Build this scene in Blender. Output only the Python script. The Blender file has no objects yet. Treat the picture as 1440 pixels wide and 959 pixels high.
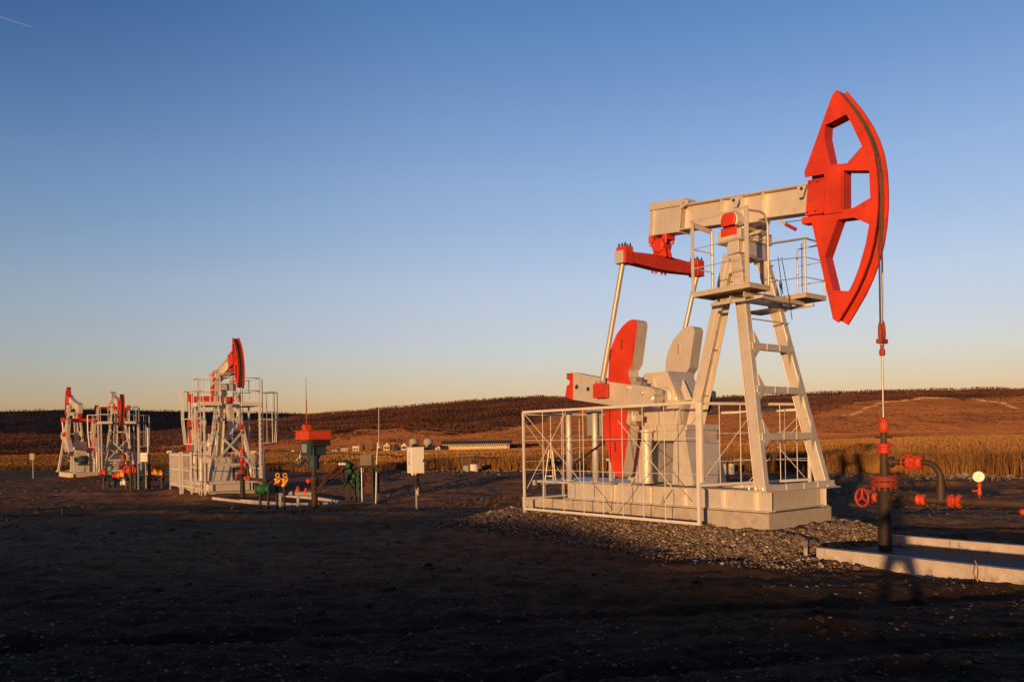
import bpy, math, random
import numpy as np
from mathutils import Vector, Matrix
from mathutils.geometry import tessellate_polygon
random.seed(7)
rng = np.random.default_rng(11)
C = bpy.context.scene.collection
R = math.radians

# ------------------------------------------------------------------ camera numbers
F, CX, CY, ROLL, YAW, CAMZ = 1140., 720., 617.4, R(.93), R(-51.1), 2.1
EX = np.array([math.cos(YAW), math.sin(YAW), 0]); EY = np.array([-math.sin(YAW), math.cos(YAW), 0])
O = np.array([5.5769, 15.6912, CAMZ - 1.45])          # front end of the near pump's plinth, at the plinth top
GZ = -(CAMZ - 1.45)                                    # ground height in the pump's own frame

def ray(px, py):
    u = (px - CX) / F; v = -(py - CY) / F
    c, s = math.cos(ROLL), math.sin(ROLL)
    return np.array([c * u + s * v, 1., -s * u + c * v])
def at(px, py, Y):                                      # point at depth Y seen at that pixel
    return ray(px, py) * Y + np.array([0, 0, CAMZ])
def loc(px, py, y):                                     # point of the near pump's frame on its plane y
    r = ray(px, py); P0 = O + y * EY - np.array([0, 0, CAMZ])
    P = r * (EY @ P0) / (EY @ r) + np.array([0, 0, CAMZ]) - O
    return float(P @ EX), float(P[2])
def hz(px): return 617.4 - .01623 * (px - 720)

# ------------------------------------------------------------------ materials
MATS = {}
def nmat(name, col, rough=.6, metal=0., var=.12, scale=3., dirt=None, dirt_amt=.35, bump=.0, bscale=40., spec=.5, streak=False):
    if name in MATS: return MATS[name]
    m = bpy.data.materials.new(name); m.use_nodes = True
    nt = m.node_tree; N = nt.nodes; Lk = nt.links
    b = N['Principled BSDF']; b.inputs['Roughness'].default_value = rough; b.inputs['Metallic'].default_value = metal
    b.inputs['Specular IOR Level'].default_value = spec
    tc = N.new('ShaderNodeTexCoord')
    n1 = N.new('ShaderNodeTexNoise'); n1.inputs['Scale'].default_value = scale; n1.inputs['Detail'].default_value = 6
    Lk.new(tc.outputs['Object'], n1.inputs['Vector'])
    r1 = N.new('ShaderNodeValToRGB')
    lo = [max(0, c * (1 - var)) for c in col]; hi = [min(1, c * (1 + var)) for c in col]
    r1.color_ramp.elements[0].position = .3; r1.color_ramp.elements[1].position = .7
    r1.color_ramp.elements[0].color = (*lo, 1); r1.color_ramp.elements[1].color = (*hi, 1)
    Lk.new(n1.outputs['Fac'], r1.inputs['Fac'])
    out = r1.outputs['Color']
    if dirt:
        mp = N.new('ShaderNodeMapping'); mp.inputs['Scale'].default_value = (6, 6, 1.6) if streak else (3.1, 3.1, 3.1)
        Lk.new(tc.outputs['Object'], mp.inputs['Vector'])
        n2 = N.new('ShaderNodeTexNoise'); n2.inputs['Scale'].default_value = 1.7; n2.inputs['Detail'].default_value = 9; n2.inputs['Roughness'].default_value = .68
        Lk.new(mp.outputs['Vector'], n2.inputs['Vector'])
        r2 = N.new('ShaderNodeValToRGB'); r2.color_ramp.elements[0].position = .54; r2.color_ramp.elements[1].position = .74
        r2.color_ramp.elements[0].color = (0, 0, 0, 1); r2.color_ramp.elements[1].color = (dirt_amt,) * 3 + (1,)
        Lk.new(n2.outputs['Fac'], r2.inputs['Fac'])
        mx = N.new('ShaderNodeMix'); mx.data_type = 'RGBA'
        Lk.new(r2.outputs['Color'], mx.inputs['Factor']); Lk.new(out, mx.inputs['A']); mx.inputs['B'].default_value = (*dirt, 1)
        out = mx.outputs['Result']
        mr = N.new('ShaderNodeMapRange'); mr.inputs['To Min'].default_value = rough; mr.inputs['To Max'].default_value = min(1, rough + .3)
        Lk.new(n2.outputs['Fac'], mr.inputs['Value']); Lk.new(mr.outputs['Result'], b.inputs['Roughness'])
    Lk.new(out, b.inputs['Base Color'])
    if bump:
        n3 = N.new('ShaderNodeTexNoise'); n3.inputs['Scale'].default_value = bscale; n3.inputs['Detail'].default_value = 5
        Lk.new(tc.outputs['Object'], n3.inputs['Vector'])
        bp = N.new('ShaderNodeBump'); bp.inputs['Strength'].default_value = bump; bp.inputs['Distance'].default_value = .02
        Lk.new(n3.outputs['Fac'], bp.inputs['Height']); Lk.new(bp.outputs['Normal'], b.inputs['Normal'])
    MATS[name] = m; return m
RUST = (.16, .065, .03)
CREAM = nmat('cream_paint', (.72, .66, .60), .42, .5, var=.07, dirt=(.30, .20, .13), dirt_amt=.48, bump=.16, bscale=14, streak=True)
WHITE = nmat('white_paint', (.70, .66, .63), .45, .1, var=.06, dirt=(.34, .26, .2), dirt_amt=.45, streak=True)
RED = nmat('red_paint', (.58, .038, .012), .38, var=.2, scale=1.6, dirt=(.20, .03, .018), dirt_amt=.85, bump=.14, bscale=12)
ORANGE = nmat('orange_paint', (.56, .060, .014), .45, var=.2, scale=9, dirt=(.10, .035, .02), dirt_amt=.8, bump=.15, bscale=25)
YELLOW = nmat('yellow_paint', (.75, .33, .02), .5, var=.1)
CONC = nmat('concrete', (.42, .37, .33), .9, var=.14, scale=5, dirt=(.17, .13, .11), dirt_amt=.7, bump=.6, bscale=30, spec=.25)
KERB = nmat('kerb_concrete', (.50, .44, .42), .9, var=.13, scale=4, dirt=(.16, .12, .09), dirt_amt=.9, bump=.7, bscale=35, spec=.25)
DARK = nmat('dark_steel', (.035, .028, .025), .55, .3, var=.3, dirt=(.09, .045, .025), dirt_amt=.6, bump=.2)
BROWNP = nmat('brown_pipe', (.075, .045, .03), .5, .3, var=.3, dirt=(.14, .06, .03), dirt_amt=.6, bump=.2)
STEEL = nmat('bright_steel', (.5, .47, .43), .32, .9, var=.1, dirt=RUST, dirt_amt=.4, streak=True)
ROPE = nmat('wire_rope', (.13, .10, .08), .6, .5, var=.3, scale=60, bump=.6, bscale=120)
GREEN = nmat('green_paint', (.012, .09, .03), .5, var=.2, dirt=(.03, .06, .03), dirt_amt=.5)
TEAL = nmat('teal_paint', (.09, .22, .23), .5, var=.1)
BLUE = nmat('blue_motor', (.02, .045, .07), .5, var=.2, dirt=(.03, .04, .05), dirt_amt=.4)
GREY = nmat('grey_steel', (.26, .27, .29), .5, .1, var=.12, dirt=(.13, .11, .1), dirt_amt=.5)
TANKM = nmat('tank_brown', (.13, .10, .07), .35, var=.25)
DIAL = nmat('dial_white', (.8, .78, .72), .3, var=.02)
INK = nmat('ink', (.03, .03, .04), .6, var=.1)
INKB = nmat('ink_blue', (.05, .2, .35), .6, var=.1)
ROOFD = nmat('dark_roof', (.05, .05, .06), .8, var=.2)
WALLY = nmat('barn_wall', (.62, .47, .26), .85, var=.2, scale=1.5)
WALLW = nmat('house_wall', (.66, .6, .52), .85, var=.1)
GLASSD = nmat('dark_window', (.03, .04, .05), .15, var=.1)
BARK = nmat('bark', (.10, .07, .055), .9, var=.3)
SILO = nmat('silo_metal', (.36, .31, .22), .8, 0, var=.2)

def attr_mat(name, rough=.95, nscale=1.0, amt=.35, bump=0, bscale=20, spec=.15, bdist=.02, trans=False, fine=None):
    m = bpy.data.materials.new(name); m.use_nodes = True
    nt = m.node_tree; N = nt.nodes; Lk = nt.links; b = N['Principled BSDF']
    b.inputs['Roughness'].default_value = rough; b.inputs['Specular IOR Level'].default_value = spec
    a = N.new('ShaderNodeAttribute'); a.attribute_name = 'Col'
    tc = N.new('ShaderNodeTexCoord'); n = N.new('ShaderNodeTexNoise'); n.inputs['Scale'].default_value = nscale; n.inputs['Detail'].default_value = 10; n.inputs['Roughness'].default_value = .62
    Lk.new(tc.outputs['Object'], n.inputs['Vector'])
    mr = N.new('ShaderNodeMapRange'); mr.inputs['From Min'].default_value = .3; mr.inputs['From Max'].default_value = .7
    mr.inputs['To Min'].default_value = 1 - amt; mr.inputs['To Max'].default_value = 1 + amt
    Lk.new(n.outputs['Fac'], mr.inputs['Value'])
    mx = N.new('ShaderNodeVectorMath'); mx.operation = 'SCALE'
    Lk.new(a.outputs['Color'], mx.inputs[0]); Lk.new(mr.outputs['Result'], mx.inputs['Scale'])
    out = mx.outputs['Vector']
    if fine:                                            # pale grit and crumbs in the soil
        v = N.new('ShaderNodeTexNoise'); v.inputs['Scale'].default_value = fine; v.inputs['Detail'].default_value = 3; v.inputs['Roughness'].default_value = .7
        Lk.new(tc.outputs['Object'], v.inputs['Vector'])
        r2 = N.new('ShaderNodeMapRange'); r2.inputs['From Min'].default_value = .62; r2.inputs['From Max'].default_value = .74
        r2.inputs['To Max'].default_value = .6
        Lk.new(v.outputs['Fac'], r2.inputs['Value'])
        mm = N.new('ShaderNodeMix'); mm.data_type = 'RGBA'; mm.inputs['B'].default_value = (.17, .12, .085, 1)
        Lk.new(r2.outputs['Result'], mm.inputs['Factor']); Lk.new(out, mm.inputs['A']); out = mm.outputs['Result']
    Lk.new(out, b.inputs['Base Color'])
    if bump:
        n3 = N.new('ShaderNodeTexNoise'); n3.inputs['Scale'].default_value = bscale; n3.inputs['Detail'].default_value = 8; n3.inputs['Roughness'].default_value = .65
        Lk.new(tc.outputs['Object'], n3.inputs['Vector'])
        bp = N.new('ShaderNodeBump'); bp.inputs['Strength'].default_value = bump; bp.inputs['Distance'].default_value = bdist
        Lk.new(n3.outputs['Fac'], bp.inputs['Height']); Lk.new(bp.outputs['Normal'], b.inputs['Normal'])
    return m

# ------------------------------------------------------------------ mesh builder
def frame(d, up=(0, 0, 1)):
    d = Vector(d).normalized(); u = Vector(up)
    if abs(d.dot(u)) > .995: u = Vector((1, 0, 0))
    s = d.cross(u).normalized(); return d, s, s.cross(d).normalized()
class MB:
    def __init__(s): s.v = []; s.f = []; s.m = []; s.sm = []; s.mi = 0; s.pc = []
    def add(s, vs, fs, smooth=False):
        s.pc.append(len(s.f))
        b = len(s.v); s.v += [tuple(v) for v in vs]
        for f in fs: s.f.append([b + i for i in f]); s.m.append(s.mi); s.sm.append(smooth)
    def box(s, x0, x1, y0, y1, z0, z1):
        s.add([(x0, y0, z0), (x1, y0, z0), (x1, y1, z0), (x0, y1, z0), (x0, y0, z1), (x1, y0, z1), (x1, y1, z1), (x0, y1, z1)],
              [(0, 3, 2, 1), (4, 5, 6, 7), (0, 1, 5, 4), (1, 2, 6, 5), (2, 3, 7, 6), (3, 0, 4, 7)]); return s
    def bar(s, p, q, w, h, up=(0, 0, 1), w2=None, h2=None):   # w sideways, h along up
        p = Vector(p); q = Vector(q); d, sd, u = frame(q - p, up); w2 = w2 or w; h2 = h2 or h; vs = []
        for c, a, b in ((p, w, h), (q, w2, h2)):
            for i, j in ((-1, -1), (1, -1), (1, 1), (-1, 1)): vs.append(c + sd * (i * a / 2) + u * (j * b / 2))
        s.add(vs, [(0, 3, 2, 1), (4, 5, 6, 7), (0, 1, 5, 4), (1, 2, 6, 5), (2, 3, 7, 6), (3, 0, 4, 7)]); return s
    def tube(s, p, q, r, n=10, r2=None, cap=True):
        p = Vector(p); q = Vector(q); d, sd, u = frame(q - p); r2 = r if r2 is None else r2; vs = []
        for c, a in ((p, r), (q, r2)):
            for i in range(n):
                t = 2 * math.pi * i / n; vs.append(c + sd * (a * math.cos(t)) + u * (a * math.sin(t)))
        s.add(vs, [(i, (i + 1) % n, n + (i + 1) % n, n + i) for i in range(n)], True)
        if cap:
            s.add(vs[:n], [list(range(n))[::-1]]); s.add(vs[n:], [list(range(n))])
        return s
    def path(s, pts, r, n=8):
        pts = [Vector(p) for p in pts]
        vs = []; d0, sd, u = frame(pts[1] - pts[0])
        for k, c in enumerate(pts):
            d = (pts[min(k + 1, len(pts) - 1)] - pts[max(k - 1, 0)]).normalized()
            sd = (sd - d * sd.dot(d)).normalized(); u = sd.cross(d)
            for i in range(n):
                t = 2 * math.pi * i / n; vs.append(c + sd * (r * math.cos(t)) + u * (r * math.sin(t)))
        fs = []
        for k in range(len(pts) - 1):
            for i in range(n): fs.append((k * n + i, k * n + (i + 1) % n, (k + 1) * n + (i + 1) % n, (k + 1) * n + i))
        s.add(vs, fs, True); s.add(vs[:n], [list(range(n))[::-1]]); s.add(vs[-n:], [list(range(n))]); return s
    def lathe(s, p, axis, prof, n=20):                    # prof: (t along axis, r)
        p = Vector(p); d, sd, u = frame(axis); vs = []
        for t, r in prof:
            for i in range(n):
                a = 2 * math.pi * i / n; vs.append(p + d * t + (sd * math.cos(a) + u * math.sin(a)) * r)
        fs = []
        for k in range(len(prof) - 1):
            for i in range(n): fs.append((k * n + i, k * n + (i + 1) % n, (k + 1) * n + (i + 1) % n, (k + 1) * n + i))
        s.add(vs, fs, n > 8); s.add(vs[:n], [list(range(n))[::-1]]); s.add(vs[-n:], [list(range(n))]); return s
    def ring(s, c, axis, Rr, r, n=20, m=6):
        c = Vector(c); d, sd, u = frame(axis)
        pts = [c + (sd * math.cos(2 * math.pi * i / n) + u * math.sin(2 * math.pi * i / n)) * Rr for i in range(n)]
        vs = []
        for i, p in enumerate(pts):
            o = (p - c).normalized()
            for j in range(m):
                a = 2 * math.pi * j / m; vs.append(p + o * (r * math.cos(a)) + d * (r * math.sin(a)))
        s.add(vs, [(i * m + j, ((i + 1) % n) * m + j, ((i + 1) % n) * m + (j + 1) % m, i * m + (j + 1) % m) for i in range(n) for j in range(m)], True); return s
    def plate(s, poly, y0, y1, holes=(), frm=None, side_mi=None, face_mi=None, hole_walls=True):   # polygon in x-z, from y0 to y1
        loops = [list(poly)] + [list(h) for h in holes]
        tri = tessellate_polygon([[Vector((a, b, 0)) for a, b in l] for l in loops])
        flat = [p for l in loops for p in l]; T = frm or (lambda a, y, b: (a, y, b)); mi = s.mi
        if face_mi is not None: s.mi = face_mi
        s.add([T(a, y0, b) for a, b in flat], [t for t in tri])
        s.mi = mi
        s.add([T(a, y1, b) for a, b in flat], [t[::-1] for t in tri])
        if side_mi is not None: s.mi = side_mi
        for k, l in enumerate(loops):
            if k and not hole_walls: continue
            n = len(l); s.add([T(a, y0, b) for a, b in l] + [T(a, y1, b) for a, b in l], [(i, (i + 1) % n, n + (i + 1) % n, n + i) for i in range(n)])
        s.mi = mi; return s
    def ibeam(s, p, q, w, h, t=.02, up=(0, 0, 1)):         # flanges w wide, total h
        p = Vector(p); q = Vector(q); d, sd, u = frame(q - p, up)
        s.bar(p + u * (h / 2 - t / 2), q + u * (h / 2 - t / 2), w, t, up); s.bar(p - u * (h / 2 - t / 2), q - u * (h / 2 - t / 2), w, t, up)
        s.bar(p, q, t * .8, h - 2 * t - .002, up); return s
    def each(s, name, mats, parent=None, bevel=0, per=None):
        per = per or (lambda fs: True); st = s.pc + [len(s.f)]; groups = []
        for a, b in zip(st[:-1], st[1:]):                 # caps of a tube belong to the tube before them
            idx = set(i for f in s.f[a:b] for i in f)
            vs = set(s.v[i] for i in idx)
            if groups and vs & groups[-1][1]: groups[-1][0].append((a, b)); groups[-1][1].update(vs)
            else: groups.append([[(a, b)], vs])
        out = []
        for rs, _ in groups:
            n = MB(); mp = {}
            for a, b in rs:
                for k in range(a, b):
                    f = []
                    for i in s.f[k]:
                        if i not in mp: mp[i] = len(n.v); n.v.append(s.v[i])
                        f.append(mp[i])
                    n.f.append(f); n.m.append(s.m[k]); n.sm.append(s.sm[k])
            out.append(n.build(name, mats, parent, bevel))
        return out
    def build(s, name, mats, parent=None, bevel=0, label=None):
        me = bpy.data.meshes.new(name); me.from_pydata(s.v, [], s.f)
        if not isinstance(mats, (list, tuple)): mats = [mats]
        for m in mats: me.materials.append(m)
        me.polygons.foreach_set('material_index', s.m); me.polygons.foreach_set('use_smooth', s.sm)
        me.update()
        import bmesh
        bm = bmesh.new(); bm.from_mesh(me); bmesh.ops.recalc_face_normals(bm, faces=bm.faces); bm.to_mesh(me); bm.free()
        o = bpy.data.objects.new(name, me); C.objects.link(o)
        if parent: o.parent = parent
        if bevel:
            mo = o.modifiers.new('Bevel', 'BEVEL'); mo.width = bevel; mo.segments = 2; mo.limit_method = 'ANGLE'; mo.angle_limit = R(40); mo.harden_normals = False
        if label: o['label'] = label
        return o
def tag(o, label=None, cat=None, group=None, kind=None):
    if label: o['label'] = label
    if cat: o['category'] = cat
    if group: o['group'] = group
    if kind: o['kind'] = kind
    return o
def empty(name, l, rz=0, scale=1):
    o = bpy.data.objects.new(name, None); C.objects.link(o); o.location = l; o.rotation_euler = (0, 0, rz); o.empty_display_size = .3
    o.scale = (scale,) * 3; return o
def copy_tree(o, parent=None):
    c = o.copy(); C.objects.link(c)
    if parent: c.parent = parent
    for ch in list(o.children): copy_tree(ch, c)
    return c
def W(x, y, z): return tuple(O + x * EX + y * EY + np.array([0, 0, z]))     # near pump frame to world

# ------------------------------------------------------------------ noise and terrain
def vnoise(x, y, seed=0):
    xi = np.floor(x).astype(np.int64); yi = np.floor(y).astype(np.int64); xf = x - xi; yf = y - yi
    def h(a, b):
        n = (a * 374761393 + b * 668265263 + seed * 982451653) & 0x7fffffff
        n = ((n ^ (n >> 13)) * 1274126177) & 0x7fffffff
        return ((n ^ (n >> 16)) & 0xffff) / 65535.
    u = xf * xf * (3 - 2 * xf); v = yf * yf * (3 - 2 * yf)
    return (h(xi, yi) * (1 - u) + h(xi + 1, yi) * u) * (1 - v) + (h(xi, yi + 1) * (1 - u) + h(xi + 1, yi + 1) * u) * v
def fbm(x, y, o=4, seed=0):
    a = 0; amp = 1; t = 0
    for i in range(o): a = a + amp * (vnoise(x, y, seed + i) - .5); t += amp * .5; amp *= .5; x = x * 2.03 + 7.1; y = y * 2.03 + 3.7
    return a / t
def S(t): t = np.clip(t, 0, 1); return t * t * (3 - 2 * t)
def hzn(px): return 617.4 - .01623 * (np.clip(px, -500, 1900) - 720)
FO_X = [-600, 0, 350, 650, 900, 1100, 1250, 1440, 1900]; FO_Y = [12, 13, 13, 14, 12, 9, 5.5, 5, 5]
ED_X = [-600, -200, 0, 250, 400, 500, 660, 1300, 1440, 2200]; ED_Y = [120, 110, 100, 90, 78, 63, 55, 40, 37.6, 34]
def PX(x, y): return 720 + 1140 * np.clip(x / np.maximum(y, 1), -1.6, 1.6)
def edge(px): return np.interp(px, ED_X, ED_Y)
YAWB = R(-56)
P2 = np.array([-13.8, 40.]); P3 = np.array([-31.6, 65.3]); P4 = np.array([-37.2, 68.5])
def zbase(x, y):
    x = np.asarray(x, float); y = np.asarray(y, float)
    px = PX(x, y); zl = -.50 * S((y - 22) / 12) * S((640 - px) / 240)
    zf = CAMZ - 450 * np.interp(px, FO_X, FO_Y) / 1140
    t = np.clip((y - 60) / 390, 0, 1)
    return np.where(y > 1, zl * (1 - t) + zf * t, 0)
def mound(x, y):
    m = 0
    for (ox, oy, ya, hgt, wd) in ((O[0], O[1], YAW, .36, 1.8), (P2[0], P2[1], YAWB, .2, 1.6), (P3[0], P3[1], YAWB, .2, 1.6), (P4[0], P4[1], YAW + math.pi, .2, 1.6)):
        c, s = math.cos(ya), math.sin(ya); lx = (x - ox) * c + (y - oy) * s; ly = -(x - ox) * s + (y - oy) * c
        dx = np.maximum(np.maximum(-7.35 - lx, lx - .15), 0); dy = np.maximum(np.abs(ly) - 1.2, 0)
        d = np.hypot(dx, dy) + .35 * fbm(x * 1.1, y * 1.1, 3, 5)
        m = m + hgt * S(1 - d / wd)
    return m
def zg(x, y):
    x = np.asarray(x, float); y = np.asarray(y, float); r = np.hypot(x, y)
    near = 1 - S((r - 45) / 60)
    pit = 0
    lx = (x - O[0]) * EX[0] + (y - O[1]) * EX[1]; ly = (x - O[0]) * EY[0] + (y - O[1]) * EY[1]
    pm = S((lx - .9) / .2) * (1 - S((np.abs(ly + .46) - 1.25) / .2))
    lx2 = (x - P2[0]) * EX[0] + (y - P2[1]) * EX[1]; ly2 = (x - P2[0]) * EY[0] + (y - P2[1]) * EY[1]
    pm = np.maximum(pm, S((lx2 - .9) / .3) * (1 - S((np.abs(ly2 + .2) - 2.2) / .3)) * (1 - S((lx2 - 12) / .5)))
    rough = .075 * fbm(x * .55 + y * .12, y * 1.9, 5, 1) + .045 * fbm(x * 2.6, y * 3.4, 4, 9) + .02 * fbm(x * 8, y * 8, 3, 19)
    # wheel ruts that cross the yard, and a low ridge of scraped soil
    rut = 0
    for off in (-6.2, -4.6, -1.2, .4): rut = rut - .05 * np.exp(-((y - (9 + off) - .10 * x - .5 * np.sin(x * .21 + off)) / .22) ** 2)
    big = .12 * fbm(x * .12, y * .2, 3, 33)
    yard = S((y - 17) / 6); big = big + yard * (.16 * fbm(x * .10 + y * .05, y * .62, 4, 37) + .06 * fbm(x * .6, y * 1.6, 3, 38))
    rut = rut * 1.5
    for off in (14.5, 16.1, 20.6, 22.4): rut = rut - .07 * np.exp(-((y - off - 4 + .16 * x - .7 * np.sin(x * .17 + off)) / .3) ** 2)
    return zbase(x, y) + (rough * (1 - .8 * pm) + rut + big * (1 - pm)) * near * (1 - .0 * r) + mound(x, y) * (1 - .9 * pm) - .02 * pm

def mesh_np(name, V, Fq, mat, col=None, smooth=False):
    me = bpy.data.meshes.new(name); n = Fq.shape[1]
    me.vertices.add(len(V)); me.vertices.foreach_set('co', np.ascontiguousarray(V, dtype=np.float32).ravel())
    me.loops.add(Fq.size); me.loops.foreach_set('vertex_index', np.ascontiguousarray(Fq, dtype=np.int32).ravel())
    me.polygons.add(len(Fq)); me.polygons.foreach_set('loop_start', np.arange(0, Fq.size, n, dtype=np.int32))
    me.update(calc_edges=True)
    me.polygons.foreach_set('use_smooth', np.full(len(Fq), smooth))
    if col is not None:
        a = me.color_attributes.new('Col', 'FLOAT_COLOR', 'POINT')
        c4 = np.ones((len(V), 4), np.float32); c4[:, :3] = col; a.data.foreach_set('color', c4.ravel())
    me.materials.append(mat); me.update()
    o = bpy.data.objects.new(name, me); C.objects.link(o); return o
def grid_faces(nr, nc, wrap=False):
    i = np.arange(nr - 1)[:, None]; j = np.arange(nc if wrap else nc - 1)[None, :]
    a = i * nc + j; b = i * nc + (j + 1) % nc
    return np.stack([a, b, b + nc, a + nc], -1).reshape(-1, 4)

# ground: one sheet, finest in the yard in front of the camera
th = np.concatenate([np.linspace(-42, 42, 420), np.linspace(44, 316, 90)]); th = np.radians(90 - th)
rr = np.concatenate([[.3, 1, 2, 3, 4], np.geomspace(5, 70, 430), np.geomspace(74, 470, 70), [700, 1200, 2500, 5000]])
RR, TH = np.meshgrid(rr, th, indexing='ij'); X = RR * np.cos(TH); Y = RR * np.sin(TH)
Z = zg(X, np.where(Y > 1, np.minimum(Y, 460), Y)) 
Z = np.where((RR > 460) & (Y > 0), Z - 3 - RR * .004, Z)
px = PX(X, Y); ed = edge(px)
soil = np.array([.084, .054, .027]); soil2 = np.array([.135, .064, .030]); dry = np.array([.30, .155, .045]); dry2 = np.array([.19, .10, .035])
n1 = (fbm(X * .22, Y * .3, 4, 3) + 1) / 2; n2 = (fbm(X * .03, Y * .08, 4, 13) + 1) / 2
colr = soil[None, None] * (1 - n1[..., None]) + soil2[None, None] * n1[..., None]
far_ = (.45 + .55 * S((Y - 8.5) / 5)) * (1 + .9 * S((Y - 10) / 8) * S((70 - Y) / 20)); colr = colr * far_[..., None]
n3 = np.clip((fbm(X * 1.2, Y * 2.2, 4, 23) - .1) * 1.6, 0, 1)
colr = colr * (1 - .35 * n3[..., None]) + np.array([.10, .062, .04]) * .35 * n3[..., None]
tk = sum(np.exp(-((Y - o_ - 9 - .10 * X - .5 * np.sin(X * .21 + o_)) / .30) ** 2) for o_ in (-6.2, -4.6, -1.2, .4))[..., None]; colr = colr * (1 - .35 * np.clip(tk, 0, 1))
wt = np.clip(fbm(X * .35, Y * .6, 3, 171) * 2.2 - .45, 0, 1)[..., None]; colr = colr * (1 - .5 * wt)
mm = np.clip(mound(X, Y) * 4, 0, 1)[..., None]; colr = colr * (1 - .6 * mm) + np.array([.055, .04, .03]) * .6 * mm
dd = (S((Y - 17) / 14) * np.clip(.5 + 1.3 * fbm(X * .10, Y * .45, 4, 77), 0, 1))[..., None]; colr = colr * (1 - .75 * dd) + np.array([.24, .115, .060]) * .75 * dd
fl = S((Y - ed - 1) / 2.5)[..., None]
fc = dry * (1 - n2[..., None]) + dry2 * n2[..., None]
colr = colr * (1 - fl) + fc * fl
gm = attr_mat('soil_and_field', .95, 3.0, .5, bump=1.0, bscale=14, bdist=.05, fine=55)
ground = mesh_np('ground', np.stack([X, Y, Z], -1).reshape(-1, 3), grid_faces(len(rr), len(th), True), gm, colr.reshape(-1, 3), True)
tag(ground, kind='structure')

# hills beyond the field, as real relief 450 m to 1.5 km away
SKX = [-1400, -600, 0, 200, 260, 330, 400, 440, 480, 560, 640, 700, 760, 850, 1000, 1100, 1200, 1300, 1440, 1800, 2600]
SKY = [600, 606, 612, 611, 603, 596, 589, 583.5, 579.5, 573, 565.5, 560.5, 558.5, 559.5, 559, 555.5, 551.5, 548.5, 546.5, 545, 560]
FKX = [-1400, -600, 0, 60, 100, 160, 200, 260, 330, 400, 460, 600, 900]
FKY = [590, 585, 579, 576.5, 575.5, 575.5, 577, 578, 579.5, 580.5, 583, 592, 600]
WLX = [-200, 200, 300, 420, 500, 600, 660, 700, 760, 820, 900, 1000, 1100, 1160, 1200, 1250, 1300, 1360, 1440, 2000]
WLY = [640, 632, 630, 624, 617, 609, 606, 601, 588, 577, 573, 573, 577, 580, 574, 567, 561, 563, 560, 560]
def hill_py(px, t):
    f = hzn(px) + np.interp(px, FO_X, FO_Y); s = np.interp(px, SKX, SKY)
    return f + (s - f) * t
def hill_z(px, D):
    t = np.clip((D - 450) / 700, 0, 1); tt = t ** .85
    py = hill_py(px, tt); z = CAMZ + (hzn(px) - py) * D / 1140
    x = (px - 720) / 1140 * D
    z = z + 9 * fbm(x / 130, D / 160, 4, 40) * S(t * 4) * S((1 - t) * 3) + 3 * fbm(x / 30, D / 50, 3, 41) * S(t * 4) * (1 - .6 * t)
    return np.where(D > 1150, z - (D - 1150) * .12, z)
pxs = np.arange(-1400, 2600, 5.); Ds = np.concatenate([np.linspace(445, 1150, 110), np.linspace(1180, 1700, 14)])
PXg, Dg = np.meshgrid(pxs, Ds, indexing='xy')
X = (PXg - 720) / 1140 * Dg; Z = hill_z(PXg, Dg)
pyv = CY - ((Z - CAMZ) / Dg * F)  + (hzn(PXg) - CY)
hc = np.array([.30, .13, .06]); hc2 = np.array([.40, .20, .09]); hd = np.array([.11, .05, .03])
n = (fbm(X / 90, Dg / 35, 5, 50) + 1) / 2; n = n[..., None]
hcol = hc * (1 - n) + hc2 * n
k = np.clip(fbm(X / 22, Dg / 40, 4, 52) * 2.2 - .5, 0, 1)[..., None]; hcol = hcol * (1 - .6 * k) + hd * .6 * k
wl = np.interp(PXg, WLX, WLY); w = S((wl - pyv) / 4)[..., None]; hcol = hcol * (1 - w) + np.array([.075, .038, .028]) * w
# the pale farm track that climbs the right-hand hill and crosses its brow
tx = [1150, 1180, 1210, 1245, 1270, 1300, 1350, 1380, 1410, 1440, 1500]; ty = [591, 585.5, 579.5, 571, 566, 561, 558, 561, 566, 572, 578]
trk = np.interp(PXg, tx, ty); tm = (np.exp(-((pyv - trk) / 1.1) ** 2) * (PXg > 1145))[..., None]
hcol = hcol * (1 - .75 * tm) + np.array([.42, .27, .17]) * .75 * tm
ht = attr_mat('hill_grass', .95, .02, .3, bump=.5, bscale=.4, bdist=1.0)
hills = mesh_np('hills', np.stack([X, Dg, Z], -1).reshape(-1, 3), grid_faces(len(Ds), len(pxs)), ht, hcol.reshape(-1, 3), True)
tag(hills, kind='structure')
# farther ridge behind on the left, its shade put into a dark colour
pf = np.arange(-1400, 1100, 6.); Df = np.linspace(1750, 2600, 60)
PXf, Dgf = np.meshgrid(pf, Df, indexing='xy')
def far_z(px, D):
    s = np.interp(px, FKX, FKY); b = hzn(px) + 4; t = np.clip((D - 1750) / 650, 0, 1)
    z = CAMZ + (hzn(px) - (b + (s - b) * t ** .8)) * D / 1140
    x = (px - 720) / 1140 * D
    return z + 8 * fbm(x / 200, D / 200, 4, 60) * S(t * 3) * (1 - .7 * t) - np.maximum(D - 2400, 0) * .2
Xf = (PXf - 720) / 1140 * Dgf; Zf = far_z(PXf, Dgf)
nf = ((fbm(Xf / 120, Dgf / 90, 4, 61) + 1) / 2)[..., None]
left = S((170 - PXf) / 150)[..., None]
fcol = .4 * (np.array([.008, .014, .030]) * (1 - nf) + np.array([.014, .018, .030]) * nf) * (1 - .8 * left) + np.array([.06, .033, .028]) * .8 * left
far = mesh_np('far_ridge', np.stack([Xf, Dgf, Zf], -1).reshape(-1, 3), grid_faces(len(Df), len(pf)), ht, fcol.reshape(-1, 3), True)
tag(far, kind='structure')

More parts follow.
